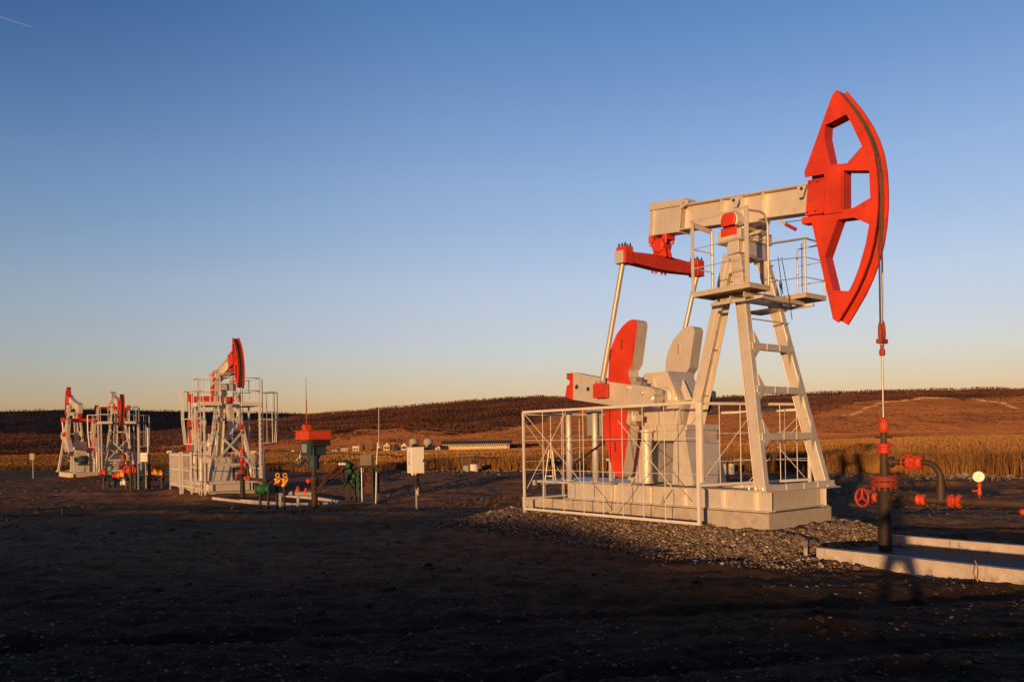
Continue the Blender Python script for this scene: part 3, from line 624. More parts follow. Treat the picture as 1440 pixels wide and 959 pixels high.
def build_pump(name, label, beta, ca, style, hs=1., top=None):
    root = tag(empty(name, (0, 0, 0)), label, 'oil pump', None)
    cb, sb = math.cos(beta), math.sin(beta)
    # skid
    m = MB()
    for y in (-.95, .95):
        m.ibeam((-5.6, y, .2), (-.02, y, .2), .20, .40, .022)
        for x in (-4.1, -3.0, -2.05, -1.1, -.36):
            for sgn in (-1, 1): m.box(x - .01, x + .01, min(y, y + sgn * .096), max(y, y + sgn * .096), .024, .376)
    for x in (-5.5, -4.4, -3.6, -2.2, -1.2): m.ibeam((x, -.94, .19), (x, .94, .19), .14, .34, .02)
    sk = m.build('skid_frame', CREAM, root, .003)
    m = MB(); m.box(-.13, -.10, -.83, .83, .03, .37); m.box(-.18, -.02, -.84, .84, .02, .04)
    m.build('end_plate', CREAM, sk, .003)
    m = MB(); m.plate([(-2.55, .06), (-2.5, .3), (-2.3, .36), (-2.62, .02)], -1.068, -1.05); m.box(-3.9, -3.5, -1.0, 1.0, .405, .43); m.box(-5.5, -4.2, -.9, .9, .405, .42)
    m.build('deck_plate', CREAM, sk)
    # tower
    legs = []
    for sy in (-1, 1):
        m = MB(); p = Vector((-.15, sy * 1.07, .41)); q = Vector((-1.05, sy * .44, 5.02)); d = (q - p).normalized()
        m.bar(p, q, .11, .205, (1, 0, 0), .11, .19)
        out = Vector((.110, 0, .021)); m.bar(p + out, q + out, .15, .018, (1, 0, 0)); m.bar(p - out, q - out, .15, .018, (1, 0, 0))
        m.box(-.34, .04, sy * 1.07 - .15, sy * 1.07 + .15, .402, .43)
        lg = m.build('front_leg', CREAM, root, .012)
        m = MB()
        for dx in (-.06, .1): m.lathe((-.15 - dx - .12, sy * 1.07 - .09, .43), (0, 0, 1), [(0, .022), (.05, .022)], 6); m.lathe((-.15 + dx, sy * 1.07 - .11, .43), (0, 0, 1), [(0, .022), (.05, .022)], 6)
        m.each('anchor_bolt', STEEL, lg)
    def fx(z): return -.15 - .90 * (z - .41) / 4.61 + .14
    def fy(z): return 1.07 - .63 * (z - .41) / 4.61
    rungs = (3.18, 2.33, 1.42) if style == 'main' else (3.55, 1.30)
    for z in rungs:
        m = MB(); x = fx(z); y = fy(z) + .02
        m.box(x - .005, x + .012, -y, y, z - .065, z + .065); m.box(x - .09, x - .006, -y, y, z - .065, z - .050); m.box(x - .09, x - .006, -y, y, z + .05, z + .065)
        for yy in (-.22, .22): m.box(x + .013, x + .022, yy - .03, yy + .03, z - .062, z + .062)
        for sy in (-1, 1):
            yb = sy * (fy(z) - .06)
            for s2 in (-1, 1):
                m.add([(x + .014, yb, z + s2 * .04), (x + .014, yb - sy * .16, z + s2 * .065), (x - .05, yb + (.02 if s2 < 0 else -.02) * sy * 1.2, z + s2 * .33),
                       (x - .004, yb, z + s2 * .04), (x - .004, yb - sy * .16, z + s2 * .065), (x - .068, yb + (.02 if s2 < 0 else -.02) * sy * 1.2, z + s2 * .33)],
                      [(0, 1, 2), (3, 5, 4), (1, 4, 5, 2), (0, 2, 5, 3), (0, 3, 4, 1)])
        m.build('tower_rung', CREAM, root, .003)
    m = MB(); z = .47; m.box(-.02, .02, -1.2, 1.2, .40, .52); m.box(-.02, .14, -1.22, 1.22, .38, .399)
    for yy in (-.5, .1, .6): m.box(.021, .03, yy - .03, yy + .03, .40, .51)
    m.build('foot_beam', CREAM, root, .003)
    if style == 'main':
        m = MB()
        for z in (3.72, 4.05): m.tube((fx(z) + .02, -fy(z), z), (fx(z) + .02, fy(z), z), .014, 6)
        for z in (3.70, 4.6, 4.9): m.path([(fx(z) + .03, fy(z) - .1, z), (fx(z) + .05, fy(z) + .02, z + .02), (fx(z) - .1, fy(z) + .08, z + .03)], .012, 6)
        for k in range(5): z = 4.45 + .16 * k; m.path([(fx(z) - .2, -fy(z) - .08, z - .01), (fx(z) - .02, -fy(z) - .09, z), (fx(z) + .01, -fy(z) + .1, z)], .009, 6)
        m.each('ladder_rung', CREAM, root)
    else:
        m = MB()
        for s_ in (-1, 1):
            m.bar((fx(2.95), s_ * fy(2.95) * .9, 2.95), (fx(1.35), -s_ * fy(1.35) * .9, 1.35), .09, .09, (1, 0, 0))
        m.build('cross_brace', CREAM, root)
    m = MB(); p = Vector((-2.88, 0, .40)); q = Vector((-1.50, 0, 5.2)); u = (1, 0, .2)
    for y in (-.16, .16): m.bar(p + Vector((0, y, 0)), q + Vector((0, y * .75, 0)), .022, .24, (1, 0, .25))
    m.bar(p, q, .29, .02, (1, 0, .25)); m.box(-3.1, -2.7, -.3, .3, .402, .43)
    for k in (.2, .4, .6, .8): c = p.lerp(q, k); m.box(c.x - .1, c.x + .1, -.15, .15, c.z - .01, c.z + .01)
    m.build('rear_leg', CREAM, root, .004)
    m = MB(); m.box(-1.36, -.93, -.36, .36, 5.04, 5.34); m.box(-1.50, -.88, -.52, .52, 5.34, 5.37)
    for sy in (-1, 1): m.box(-1.24, -.98, sy * .44 - .055, sy * .44 + .055, 5.0, 5.339)
    m.box(-1.7, -1.2, -.12, .12, 4.8, 5.02)
    sd = m.build('saddle', CREAM, root, .006)
    m = MB()
    for sy in (-1, 1): m.box(-1.45, -.9, sy * .42 - .12, sy * .42 + .12, 5.37, 5.57); m.lathe((PIV[0], sy * .30, PIV[1] + .08), (0, sy, 0), [(0, .20), (.22, .20), (.24, .17)], 24)
    for sy in (-1, 1):
        for x in (-1.42, -.93): m.lathe((x, sy * .42, 5.57), (0, 0, 1), [(0, .03), (.08, .03)], 6)
    m.lathe((PIV[0], -.3, PIV[1] + .08), (0, 1, 0), [(0, .10), (.6, .10)], 16)
    bh_ = m.build('centre_bearing', CREAM, root, .006)
    m = MB(); m.lathe((PIV[0], -.545, PIV[1] + .08), (0, -1, 0), [(0, .175), (.03, .175), (.045, .14)], 24); m.box(-1.36, -.98, -.56, -.545, 5.46, 5.62)
    m.build('bearing_cover', RED, bh_, .004)
    # walking beam in the beam's own frame
    T0 = lambda s, y, t: (PIV[0] + s * cb - (t + .14) * sb, y, PIV[1] + s * sb + (t + .14) * cb)
    sa, sb_ = to_beam(-2.7, 6.2)[0], to_beam(.36, 5.95)[0]; tb, tt = -.02, .53
    up = (-sb, 0, cb)
    m = MB(); m.ibeam(T0(sa, 0, (tb + tt) / 2), T0(sb_, 0, (tb + tt) / 2), .30, tt - tb, .026, up)
    for s_ in (-.55, -.05, .45, 1.5):
        for yy in ((-.145, -.012), (.012, .145)): m.plate([(s_ - .01, tb + .027), (s_ + .01, tb + .027), (s_ + .01, tt - .027), (s_ - .01, tt - .027)], *yy, frm=T0)
    for s_, w_ in ((-.18, .26), (1.32, .2)):
        for y in (-.149,): m.plate([(s_ - w_ / 2, tt - .03), (s_ + w_ / 2, tt - .03), (s_ + .04, tt - .25), (s_ - .04, tt - .25)], y, y + .014, frm=T0)
    m.plate([(-.45, tb - .06), (.45, tb - .06), (.45, tb - .001), (-.45, tb - .001)], -.2, .2, frm=T0)
    bm_ = m.build('walking_beam', CREAM, root, .004)
    sl = to_beam(-3.6, 6.3)[0]
    m = MB(); m.plate([(sl, -.06), (sa + .0, -.06), (sa + .0, .49), (sl, .49)], -.16, .16, frm=T0); m.plate([(sl - .01, .50), (sa + .12, .50), (sa + .12, .64), (sl - .01, .66)], -.19, .19, frm=T0)
    m.plate([(sa, .42), (sa + .2, .53), (sa + .2, .60), (sa, .60)], -.185, -.165, frm=T0); m.plate([(sa, .42), (sa + .2, .53), (sa + .2, .60), (sa, .60)], .165, .185, frm=T0)
    m.plate([(sa - .03, -.08), (sa, -.08), (sa, .5), (sa - .03, .5)], -.19, .19, frm=T0); m.plate([(sl + .12, -.08), (sl + .14, -.08), (sl + .14, .5), (sl + .12, .5)], -.19, .19, frm=T0)
    m.build('beam_tail', CREAM, bm_, .006)
    if style == 'main':
        m = MB()
        for s_, t_ in ((-.20, .43), (1.34, .44), (sa + .07, .545)): c = T0(s_, -.19, t_); m.tube(c, (c[0], c[1] + .012, c[2]), .028, 10)
        m.each('lifting_eye', DARK, bm_)
        m = MB(); m.bar(T0(.86, -.1, -.10), T0(1.08, -.1, -.22), .03, .06); lv = m.build('catch_lever', CREAM, root)
        m = MB(); m.bar(T0(1.0, -.1, -.18), T0(1.24, -.1, -.31), .034, .064); m.build('lever_tip', nmat('maroon', (.30, .02, .03), .5), lv)
        m = MB(); m.tube(T0(.9, .0, -.12), T0(1.85, 0, -.12), .008, 6); m.build('catch_rod', DARK, root)
    # tail bearing, equalizer, pitmans
    tc_ = T0(to_beam(-3.37, 5.82)[0], 0, -.30); ex_, ez_ = tc_[0], tc_[2]
    m = MB(); m.lathe((ex_, -.17, ez_), (0, 1, 0), [(0, .13), (.03, .17), (.31, .17), (.34, .13)], 24)
    for dx in (-.2, .2): m.box(ex_ + dx - .07, ex_ + dx + .07, -.14, .14, ez_ + .1, ez_ + .24 + .02)
    m.plate([(ex_ - .22, ez_ - .28), (ex_ + .22, ez_ - .28), (ex_ + .13, ez_ + .02), (ex_ - .13, ez_ + .02)], -.10, -.05); m.plate([(ex_ - .22, ez_ - .28), (ex_ + .22, ez_ - .28), (ex_ + .13, ez_ + .02), (ex_ - .13, ez_ + .02)], .05, .10)
    for dx in (-.22, .22):
        for y in (-.12, .12): m.lathe((ex_ + dx, y, ez_ + .02), (0, 0, 1), [(0, .03), (.3, .03)], 6)
    m.build('tail_bearing', RED, root, .006)
    ze = ez_ - .40
    m = MB(); xs_ = [(-1.13, .115), (-.45, .15), (-.2, .16), (.2, .16), (.45, .15), (1.13, .115)]
    vs = []; w_ = .12
    for y, h in xs_:
        for dx, dz in ((-w_, -h), (w_, -h), (w_, h if abs(y) > .3 else h), (-w_, h)): vs.append((ex_ + dx, y, ze + dz))
    fs = [(0, 3, 2, 1), (20, 21, 22, 23)] + [(k * 4 + j, k * 4 + (j + 1) % 4, k * 4 + 4 + (j + 1) % 4, k * 4 + 4 + j) for k in range(5) for j in range(4)]
    m.add(vs, fs)
    for sy in (-1, 1): m.box(ex_ - .14, ex_ + .14, sy * 1.22 - .12, sy * 1.22 + .12, ze - .15, ze + .22)
    for y in (-.22, -.10, .10, .22): m.lathe((ex_ - .1, y, ze - .16), (0, 0, -1), [(0, .028), (.05, .028)], 6)
    eq = m.build('equalizer', RED, root, .008)
    m = MB()
    for sy in (-1, 1):
        for dx in (-.09, 0, .09):
            for dy in (-.08, .08): m.lathe((ex_ + dx, sy * 1.22 + dy, ze + .22), (0, 0, 1), [(0, .022), (.055, .022), (.06, .012), (.085, .012)], 6)
    m.each('bolt', DARK, eq)
    m = MB(); m.box(ex_ - .13, ex_ + .10, -1.40, -1.345, ze - .15, ze + .12); m.build('end_cap', CREAM, eq, .006)
    pin = rot_about(loc(845, 549, -1.2), SHAFT, ca)
    for sy in (-1, 1):
        t_ = Vector((ex_ - .02, sy * 1.26, ze - .10)); b_ = Vector((pin[0], sy * 1.2, pin[1]))
        m = MB(); b2 = b_ + (t_ - b_).normalized() * .14; m.tube(b2, t_, .055, 16); k1 = b2.lerp(t_, .30); m.tube(b2, k1, .062, 16)
        pt_ = m.build('pitman', STEELW, root)
        m = MB(); m.box(pin[0] - .14, pin[0] + .14, sy * 1.2 - .12, sy * 1.2 + .11, pin[1] - .17, pin[1] + .15)
        for dx in (-.08, .08): m.lathe((pin[0] + dx, sy * 1.2 - .06, pin[1] + .15), (0, 0, 1), [(0, .025), (.06, .025)], 6)
        m.build('wrist_box', RED, pt_, .012)
        add_crank(root, sy, ca, style)
    # gearbox on its stand
    m = MB()
    m.plate([(-3.72, 2.24), (-3.74, 2.60), (-3.58, 2.87), (-2.93, 2.885), (-2.66, 2.34), (-2.62, 2.24)], -.42, .42)
    m.box(-3.80, -2.56, -.48, .48, 2.18, 2.239)
    m.plate([(-3.62, 1.705), (-3.70, 2.179), (-2.62, 2.179), (-2.70, 1.705)], -.40, .40)
    for x in (-3.35,): m.plate([(x - .03, 2.24), (x + .20, 2.24), (x + .02, 2.76), (x - .03, 2.76)], -.47, -.421)
    m.add([(-2.70, -.30, 2.24), (-2.50, -.10, 2.24), (-2.70, .1, 2.24), (-2.76, -.10, 2.74)], [(0, 1, 3), (1, 2, 3), (0, 3, 2), (0, 2, 1)])
    m.lathe((SHAFT[0], -.68, SHAFT[1]), (0, 1, 0), [(0, .15), (.2, .15), (.2, .22), (.30, .24), (1.06, .24), (1.16, .22), (1.16, .15), (1.36, .15)], 24)
    m.lathe((-2.78, -.42, 1.95), (0, -1, 0), [(-.1, .09), (.04, .09)], 16)
    gb = m.build('gearbox', CREAM, root, .012)
    m = MB()
    for x in np.linspace(-3.7, -2.66, 5): m.lathe((x, -.45, 2.24), (0, 0, 1), [(0, .025), (.05, .025)], 6); m.lathe((x, .45, 2.24), (0, 0, 1), [(0, .025), (.05, .025)], 6)
    m.each('flange_bolt', YSTEEL, gb)
    m = MB()
    m.box(-3.80, -2.30, -.56, .56, 1.58, 1.70); m.box(-3.74, -2.36, -.54, .54, 1.36, 1.579)
    for (a0, a1, b0, b1) in ((-3.72, -3.42, -3.78, -3.36), (-2.66, -2.32, -2.72, -2.14)):
        for y0, y1 in ((-.56, -.50), (.50, .56)): m.plate([(b0, .432), (b1, .432), (a1, 1.359), (a0, 1.359)], y0, y1)
        for (xb, xt) in ((b0, a0), (b1, a1)): m.bar((xb + (.012 if xb == b0 else -.012), 0, .432), (xt + (.012 if xb == b0 else -.012), 0, 1.359), 1.0, .02, (1, 0, 0))
    m.lathe((-3.28, -.72, .44), (0, 0, 1), [(0, .15), (.02, .15), (.03, .12), (1.10, .12), (1.12, .16), (1.16, .16)], 18)
    m.build('gearbox_stand', CREAM, root, .006)
    # motor, its guard and posts behind the gearbox
    m = MB(); m.lathe((-4.45, -.35, 1.42), (0, 1, 0), [(0, .2), (.04, .29), (.62, .29), (.7, .2), (.86, .2)], 24)
    for k in range(10): a_ = k * math.pi / 5; m.bar((-4.45 + .3 * math.cos(a_), -.28, 1.42 + .3 * math.sin(a_)), (-4.45 + .3 * math.cos(a_), .25, 1.42 + .3 * math.sin(a_)), .02, .04, (math.cos(a_), 0, math.sin(a_)))
    m.box(-4.75, -4.15, -.3, .35, .95, 1.13)
    mo = m.build('motor', BLUE if style != 'main' else GREY, root)
    m = MB(); m.box(-4.9, -4.0, -.35, .45, .90, .949)
    for x in (-4.8, -4.1):
        for y in (-.28, .38): m.box(x - .04, x + .04, y - .04, y + .04, .42, .9)
    m.build('motor_table', CREAM, root)
    m = MB(); m.lathe((-4.45, .52, 1.42), (0, 1, 0), [(0, .14), (.1, .14)], 18); m.lathe((SHAFT[0] + .1, .58, SHAFT[1] - .1), (0, 1, 0), [(0, .33), (.1, .33)], 28)
    m.each('pulley', DARK, root)
    m = MB(); m.bar((-4.48, .58, 1.28), (-2.7, .58, 1.82), .06, .02); m.bar((-4.5, .58, 1.56), (-2.7, .58, 2.46), .06, .02); m.each('drive_belt', DARK, root)
    m = MB(); m.plate([(-5.25, 1.5), (-4.75, 1.5), (-4.75, 2.12), (-5.25, 2.12)], -.62, -.58); m.build('guard_panel', GREY, root)
    for x in (-5.80, -4.90):
        m = MB(); m.lathe((x, -.70, .42), (0, 0, 1), [(0, .13), (.02, .13), (.03, .075), (1.60, .075), (1.62, .09), (1.66, .09)], 16); m.build('guard_post', CREAM, root)
    m = MB(); m.box(-6.9, -5.55, -.95, .95, .36, .41); m.box(-6.9, -6.84, -.95, .95, .28, .359); m.box(-6.7, -6.64, -.8, -.74, .004, .28); m.box(-6.7, -6.64, .74, .8, .004, .28)
    m.build('rear_step', CREAM, root)
    m = MB(); m.tube((-5.5, -.8, .85), (-4.15, -.75, 1.55), .028, 8); m.tube((-5.6, -.8, .45), (-5.5, -.8, .85), .02, 8); m.build('brake_lever', DARK if style == 'main' else CREAM, root)
    T, arc = head_parts(root, beta, hs)
    # bridle: wire ropes over the head down to the carrier bar, then the polished rod
    xr = 1.64
    tops = [T(a[0] + .012, 0, a[1]) for a in arc]
    on = [p for p in tops if p[2] > PIV[1] + 0.0]; on = sorted(on, key=lambda p: p[2])
    zc = 3.14 if style == 'main' else max(2.0, 3.1)
    rxm = max(p[0] for p in tops) + .02; xr_ = xr if style == 'main' else rxm
    m = MB()
    for y in (-.05, .05):
        m.path([(xr_, y * 1.0, zc + .15), (xr_, y, zc + 1.6), (rxm, y, PIV[1] - .05)] + [(p[0] + .012, y, p[2]) for p in on], .016, 6)
    m.build('bridle_rope', ROPE, root)
    m = MB()
    for y in (-.06, .06): m.lathe((xr_, y, zc - .02), (0, 0, 1), [(0, .03), (.06, .04), (.22, .035), (.30, .02)], 10)
    m.box(xr_ - .05, xr_ + .05, -.12, .12, zc - .10, zc - .02); m.lathe((xr_, 0, zc - .32), (0, 0, 1), [(0, .03), (.02, .05), (.10, .05), (.14, .03), (.2, .035)], 12); m.lathe((xr_, 0, zc - .10), (0, 0, 1), [(0, .04), (.26, .04)], 10)
    m.build('carrier_bar', RUSTR, root, .004)
    m = MB(); m.tube((xr_, 0, 1.66), (xr_, 0, zc - .0), .016, 10); m.build('polished_rod', STEEL, root)
    if style == 'main':
        m = MB(); m.tube((xr_ + .03, .0, zc + .3), (xr_ + .03, 0, zc + 1.15), .011, 6); m.build('rod_tail', STEEL, root)
    return root
DARKF = nmat('dark_flange_red', (.22, .028, .016), .55, var=.3, dirt=(.05, .02, .015), dirt_amt=.85)
DARKR = nmat('dark_red_pipe', (.09, .02, .014), .6, var=.3, dirt=(.05, .03, .02), dirt_amt=.7)
GREASE_SHADE = nmat('greasy_shaded_track', (.085, .014, .010), .5, var=.35, dirt=(.03, .015, .01), dirt_amt=.8)  # rope grease on the web, with the groove's shade put into the colour too
STEELW = nmat('machined_steel', (.62, .55, .46), .35, .55, var=.08, dirt=(.3, .2, .12), dirt_amt=.4, streak=True)
YSTEEL = nmat('plated_steel', (.62, .46, .24), .4, .4, var=.1); RUSTR = nmat('rusty_red', (.32, .05, .025), .55, var=.3, dirt=(.1, .04, .03), dirt_amt=.7)

def side_platform_main(root):
    zf = 4.27; x0, x1 = -1.49, -.16
    for (ya, yb, xa) in ((-1.34, -.68, x0), (.55, 1.32, -.80)):
        m = MB(); m.box(xa, x1, ya, yb, zf - .012, zf + .012)
        for y in (ya, yb - .03): m.box(xa, x1, y, y + .03, zf - .085, zf - .013)
        for x in (xa, x1 - .03): m.box(x, x + .03, ya + .031, yb - .031, zf - .085, zf - .013)
        pf = m.build('service_platform', DECK, root, .002)
        near = ya < 0; yo = ya + .02 if near else yb - .02; yi = yb - .02 if near else ya + .02
        top = zf + 1.40 if near else zf + 1.08; r = .022
        if near:
            m = MB(); m.box(x0, x0 + .07, yo - .03, yo - .02 + .005, zf, top + .02)
            m.box(x1 - .09, x1, yo - .03, yo - .02 + .005, zf, top + .02)
            m.bar((x0, yo - .024, top - .0), (x1, yo - .024, top + .01), .012, .045)
            m.build('rail_frame', CREAM, pf)
            m = MB()
            for k in (.48, .86): m.tube((x0 + .02, yo, zf + k), (x1 - .02, yo, zf + k), .010, 6)
            for k in (.48, .86, ): m.tube((x0 + .02, yo, zf + k), (x0 + .02, yi, zf + k), .010, 6); m.tube((x1 - .02, yo, zf + k), (x1 - .02, yi, zf + k), .010, 6)
            m.tube((x0 + .02, yi, zf), (x0 + .02, yi, top - .1), .032, 8)
            m.bar((x0 + .02, yo, top - .06), (x0 + .02, yi, top - .1), .02, .10)
            m.path([(x1 - .02, yo, top - .05), (x1 - .02, yo + .4, top - .02), (x1 - .02, yi - .10, top - .06), (x1 - .02, yi, top - .22), (x1 - .02, yi, zf)], .022, 8)
            m.build('handrail', CREAM, pf)
        else:
            m = MB()
            m.path([(x1 - .02, -.70, zf + .80), (x1 - .02, yi - .04, top), (x1 - .02, yi + .05, top + .02), (x1 - .02, yo - .04, top), (x1 - .02, yo, top - .1), (x1 - .02, yo, zf)], .022, 8)
            m.tube((x1 - .02, yi, zf), (x1 - .02, yi, top), .024, 8)
            for k in (.32, .72):
                m.tube((x1 - .02, -.70, zf + k - .24), (x1 - .02, yi, zf + k), .010, 6); m.tube((x1 - .02, yi, zf + k), (x1 - .02, yo, zf + k), .010, 6)
                m.tube((xa, yo, zf + k), (x1 - .02, yo, zf + k), .010, 6)
            m.path([(xa, yo, zf), (xa, yo, top), (x1 - .02, yo, top)], .020, 8)
            m.build('handrail', CREAM, pf)
            m = MB()
            for k in range(26): m.ring((x1 - .07, yi - .03, zf + .98 - k * .033), (1, 0, 0) if k % 2 else (0, 1, 0), .014, .005, 8, 4)
            m.tube((x1 - .07, yi - .03, zf + .02), (x1 - .07, yi - .03, zf + .14), .006, 5)
            m.build('chain', DARK, pf)
    m = MB()
    x = -.46
    m.bar((x, -1.10, zf - .14), (x, .98, zf - .14), .02, .12); m.bar((x + .05, -1.10, zf - .195), (x + .05, .98, zf - .195), .10, .012); m.bar((x - .42, -.95, zf - .14), (x - .42, 1.2, zf - .14), .02, .11)
    for y in (-.85, .9): m.bar((-1.4, y, zf - .20), (-.2, y, zf - .20), .06, .06)
    m.box(-1.35, -.7, .1, .75, zf - .29, zf - .27)
    m.build('platform_bracket', CREAM, root, .003)
    m = MB(); m.path([(-.52, .16, 5.0), (-.50, .22, 4.5), (-.45, .20, 4.25), (-.47, .12, 4.5), (-.46, .18, 4.1)], .008, 5); m.path([(-.5, .25, 5.0), (-.40, .33, 4.2), (-.38, .40, 3.74)], .008, 5)
    m.ring((-.45, .13, 4.42), (1, .2, 0), .07, .007, 14, 4); m.build('cable', DARK, root)
DECK = nmat('deck_paint', (.52, .45, .38), .5, var=.1, dirt=(.2, .13, .1), dirt_amt=.5)

def side_platform_b(root):
    zf = 4.35
    for sy in (-1, 1):
        m = MB(); ya, yb = sorted((sy * .52, sy * 1.42))
        m.box(-1.9, .15, ya, yb, zf, zf + .05)
        for x in (-1.9, .11): m.box(x, x + .04, ya, yb, zf - .14, zf - .001)
        for y in (ya, yb - .04): m.box(-1.86, .11, y, y + .04, zf - .14, zf - .001)
        pf = m.build('service_platform', WHITE, root)
        m = MB(); yo = sy * 1.38; yi = sy * .57; r = .02
        for x in (-1.85, -.85, .12): m.tube((x, yo, zf), (x, yo, zf + 1.25), r, 6)
        for x in (-1.85, .12): m.tube((x, yi, zf), (x, yi, zf + 1.25), r, 6)
        for k in (.62, 1.25):
            m.path([(-1.85, yi, zf + k), (-1.85, yo, zf + k), (.12, yo, zf + k), (.12, yi, zf + k)], r, 6)
        m.build('handrail', WHITE, pf)
        for x in (-1.8, .08):
            m = MB(); m.box(x - .04, x + .04, sy * 1.34 - .04, sy * 1.34 + .04, -.2, zf - .15); m.build('platform_post', WHITE, root)
        m = MB()
        for x in (-.42, .02 - .0): m.box(x - .02, x + .02, sy * 1.50 - .02, sy * 1.50 + .02, -.15, zf + 1.2)
        for k in range(17): m.box(-.40, 0, sy * 1.50 - .012, sy * 1.50 + .012, .1 + k * .27, .125 + k * .27)
        m.build('ladder', WHITE, root)
        # cage of hoops hung outside the platform
        m = MB(); yc = sy * 1.92
        for z in (2.35, 3.55, 4.75 + .15):
            w_ = .34 if z > 3 else .24
            m.path([(-.6, sy * 1.46, z), (-.65, yc, z), (-.45, yc + sy * w_, z), (.05, yc + sy * w_, z), (.25, yc, z), (.2, sy * 1.46, z)], .022, 5)
        for (x, dy) in ((-.65, 0), (-.45, .34), (.05, .34), (.25, 0), (-.2, .34)):
            m.path([(x, yc + sy * dy, 4.9), (x, yc + sy * dy, 3.55), (x + .02, yc + sy * dy * .7, 2.35)], .020, 5)
        m.build('safety_cage', WHITE, root)

# guard fences: one thing per pump
def fence_main():
    root = tag(empty('guard_fence', W(-1.35, -1.6, -.65)), 'white steel guard fence of thin bars round the near oil pump', 'fence'); root.rotation_euler = (0, 0, YAW)
    B = np.array([1.35, 1.6, .65])
    o = lambda x, y, z: (x + B[0], y + B[1], z + B[2])
    yf = -1.60; x0, x1, z0, z1 = -6.45, -1.19, -.24, 2.10; xr, yr = -.66, 1.42
    fence_parts = []
    m = MB(); h = .04
    m.bar(o(x0, yf, z0 - .1), o(x0, yf, z1), .05, .05, (0, 1, 0)); m.build('post', WHITE, root, .004)
    m = MB(); m.bar(o(x1, yf, z0 - .03), o(x1, yf, z1 + .03), .065, .065, (0, 1, 0)); m.bar(o(x1 + .06, yf + .02, .55), o(x1 + .06, yf + .02, z1), .06, .06, (0, 1, 0)); m.build('post', WHITE, root, .004)
    m = MB(); m.bar(o(xr, yr, .4), o(xr, yr, z1 - .02), .06, .06, (0, 1, 0)); m.build('post', WHITE, root, .004)
    m = MB(); m.bar(o(x0, yr + .1, -.2), o(x0, yr + .1, z1 - .1), .05, .05, (0, 1, 0)); m.build('post', WHITE, root, .004)
    def panel(a, b, zlo, zhi, nbar, wires, diags, rail=.055, rb=.009):
        a = np.array(a); b = np.array(b); P_ = lambda t, z: o(*(a + (b - a) * t), z)
        m = MB(); m.bar(P_(0, zhi), P_(1, zhi), .05, rail); m.bar(P_(0, zlo), P_(1, zlo), .05, rail); m.each('rail', WHITE, root, .003)
        m = MB()
        for t in nbar: m.tube(P_(t, zlo), P_(t, zhi), rb, 6)
        for z in wires: m.tube(P_(0, z), P_(1, z), .007, 5)
        for (t0, za, t1, zb) in diags: m.tube(P_(t0, za), P_(t1, zb), .009, 5)
        m.build('infill_bars', WHITE, root)
    panel((x0, yf), (x1, yf), z0, z1, [.135, .27, .395, .51, .62, .73, .84], [z0 + .95, z0 + 1.65], [(0.01, z1 - .05, .52, z0 + .1), (.29, z1 - .05, .02, z0 + .5), (.93, z1 - .05, .55, z0 + .05), (.93, z0 + .4, .60, z1 - .3)])
    panel((x1, yf), (xr, yr), .50, z1 - .02, [.18, .36, .55, .72, .88], [.95, 1.5], [(.02, .55, .5, 2.0), (.5, 1.0, .98, 2.0), (.55, 1.6, .95, .55)])
    panel((x0, yr + .1), (xr, yr), .0, z1 - .12, [.1 * k for k in range(1, 10)], [.9, 1.5], [(.0, 1.9, .3, .2), (.7, .2, 1, 1.9)])
    panel((x0, yf), (x0, yr + .1), .0, z1 - .05, [.2, .4, .6, .8], [.9, 1.5], [(.0, 1.9, .5, .2)])
    return root
def fence_b(label, origin, yaw, gap=False):
    root = tag(empty('guard_fence', origin), label, 'fence', 'picket guard fences round the far pumps'); root.rotation_euler = (0, 0, yaw)
    g = .3
    for (a, b, n) in (((-5.9, -1.75), (-3.4, -1.75), 17), ((-2.9, -1.75), (-.9, -1.75), 9), ((-5.9, 1.75), (-.6, 1.75), 26), ((-5.9, -1.75), (-5.9, 1.75), 16)):
        a = np.array(a, float); b = np.array(b, float)
        m = MB()
        for z in (.15, .95, 1.72): m.bar((*a, z + g), (*b, z + g), .03, .05)
        for k in range(n + 1): p = a + (b - a) * k / n; m.bar((*p, .05 + g), (*p, 1.80 + g), .020, .020, (0, 1, 0))
        m.build('picket_panel', WHITE, root)
        for p in (a, b):
            m = MB(); m.bar((*p, -.3 + g), (*p, 1.88 + g), .07, .07, (0, 1, 0)); m.build('post', WHITE, root)
    return root
def plinth(label, group, origin, yaw, h):
    m = MB(); m.box(-7.15, 0, -1.09, 1.09, -h - .15, -.012)
    for x in (-2.3, -4.6): m.box(x - .004, x + .004, -1.091, -1.089, -h, -.013)
    o = m.build('concrete_plinth', CONC, None, .018); o.location = origin; o.rotation_euler = (0, 0, yaw)
    return tag(o, label, 'plinth', group)

MP = build_pump('pumpjack', 'large red and cream oil pump with a big red horsehead, nearest on the right', BETA0, 0., 'main')
MP.location = W(0, 0, 0); MP.rotation_euler = (0, 0, YAW); side_platform_main(MP)
plinth('long pale concrete plinth under the nearest oil pump', None, W(0, 0, 0), YAW, .30)
fence_main()
def gz(x, y): return float(zg(np.array([float(x)]), np.array([float(y)]))[0])
PB = []
for nm, lab, P_, yw, beta, ca, oz in (
    ('pumpjack', 'white oil pump with raised red horsehead, middle of the yard between cages and pickets', P2, YAWB, R(11), R(-55), -.24),
    ('pumpjack', 'smaller far oil pump with lowered dark red horsehead and hoop cage, beside the white cabinet', P3, YAWB, R(-12), R(95), -.36),
    ('pumpjack', 'farthest oil pump on the left, turned away with its red equalizer facing us', P4, YAW + math.pi, R(14), R(-60), -.40)):
    p = build_pump(nm, lab, beta, ca, 'b', .60)
    p['group'] = 'oil pumps standing in the yard'
    p.location = (P_[0], P_[1], oz); p.rotation_euler = (0, 0, yw)
    if P_ is not P4: side_platform_b(p)
    PB.append(p)
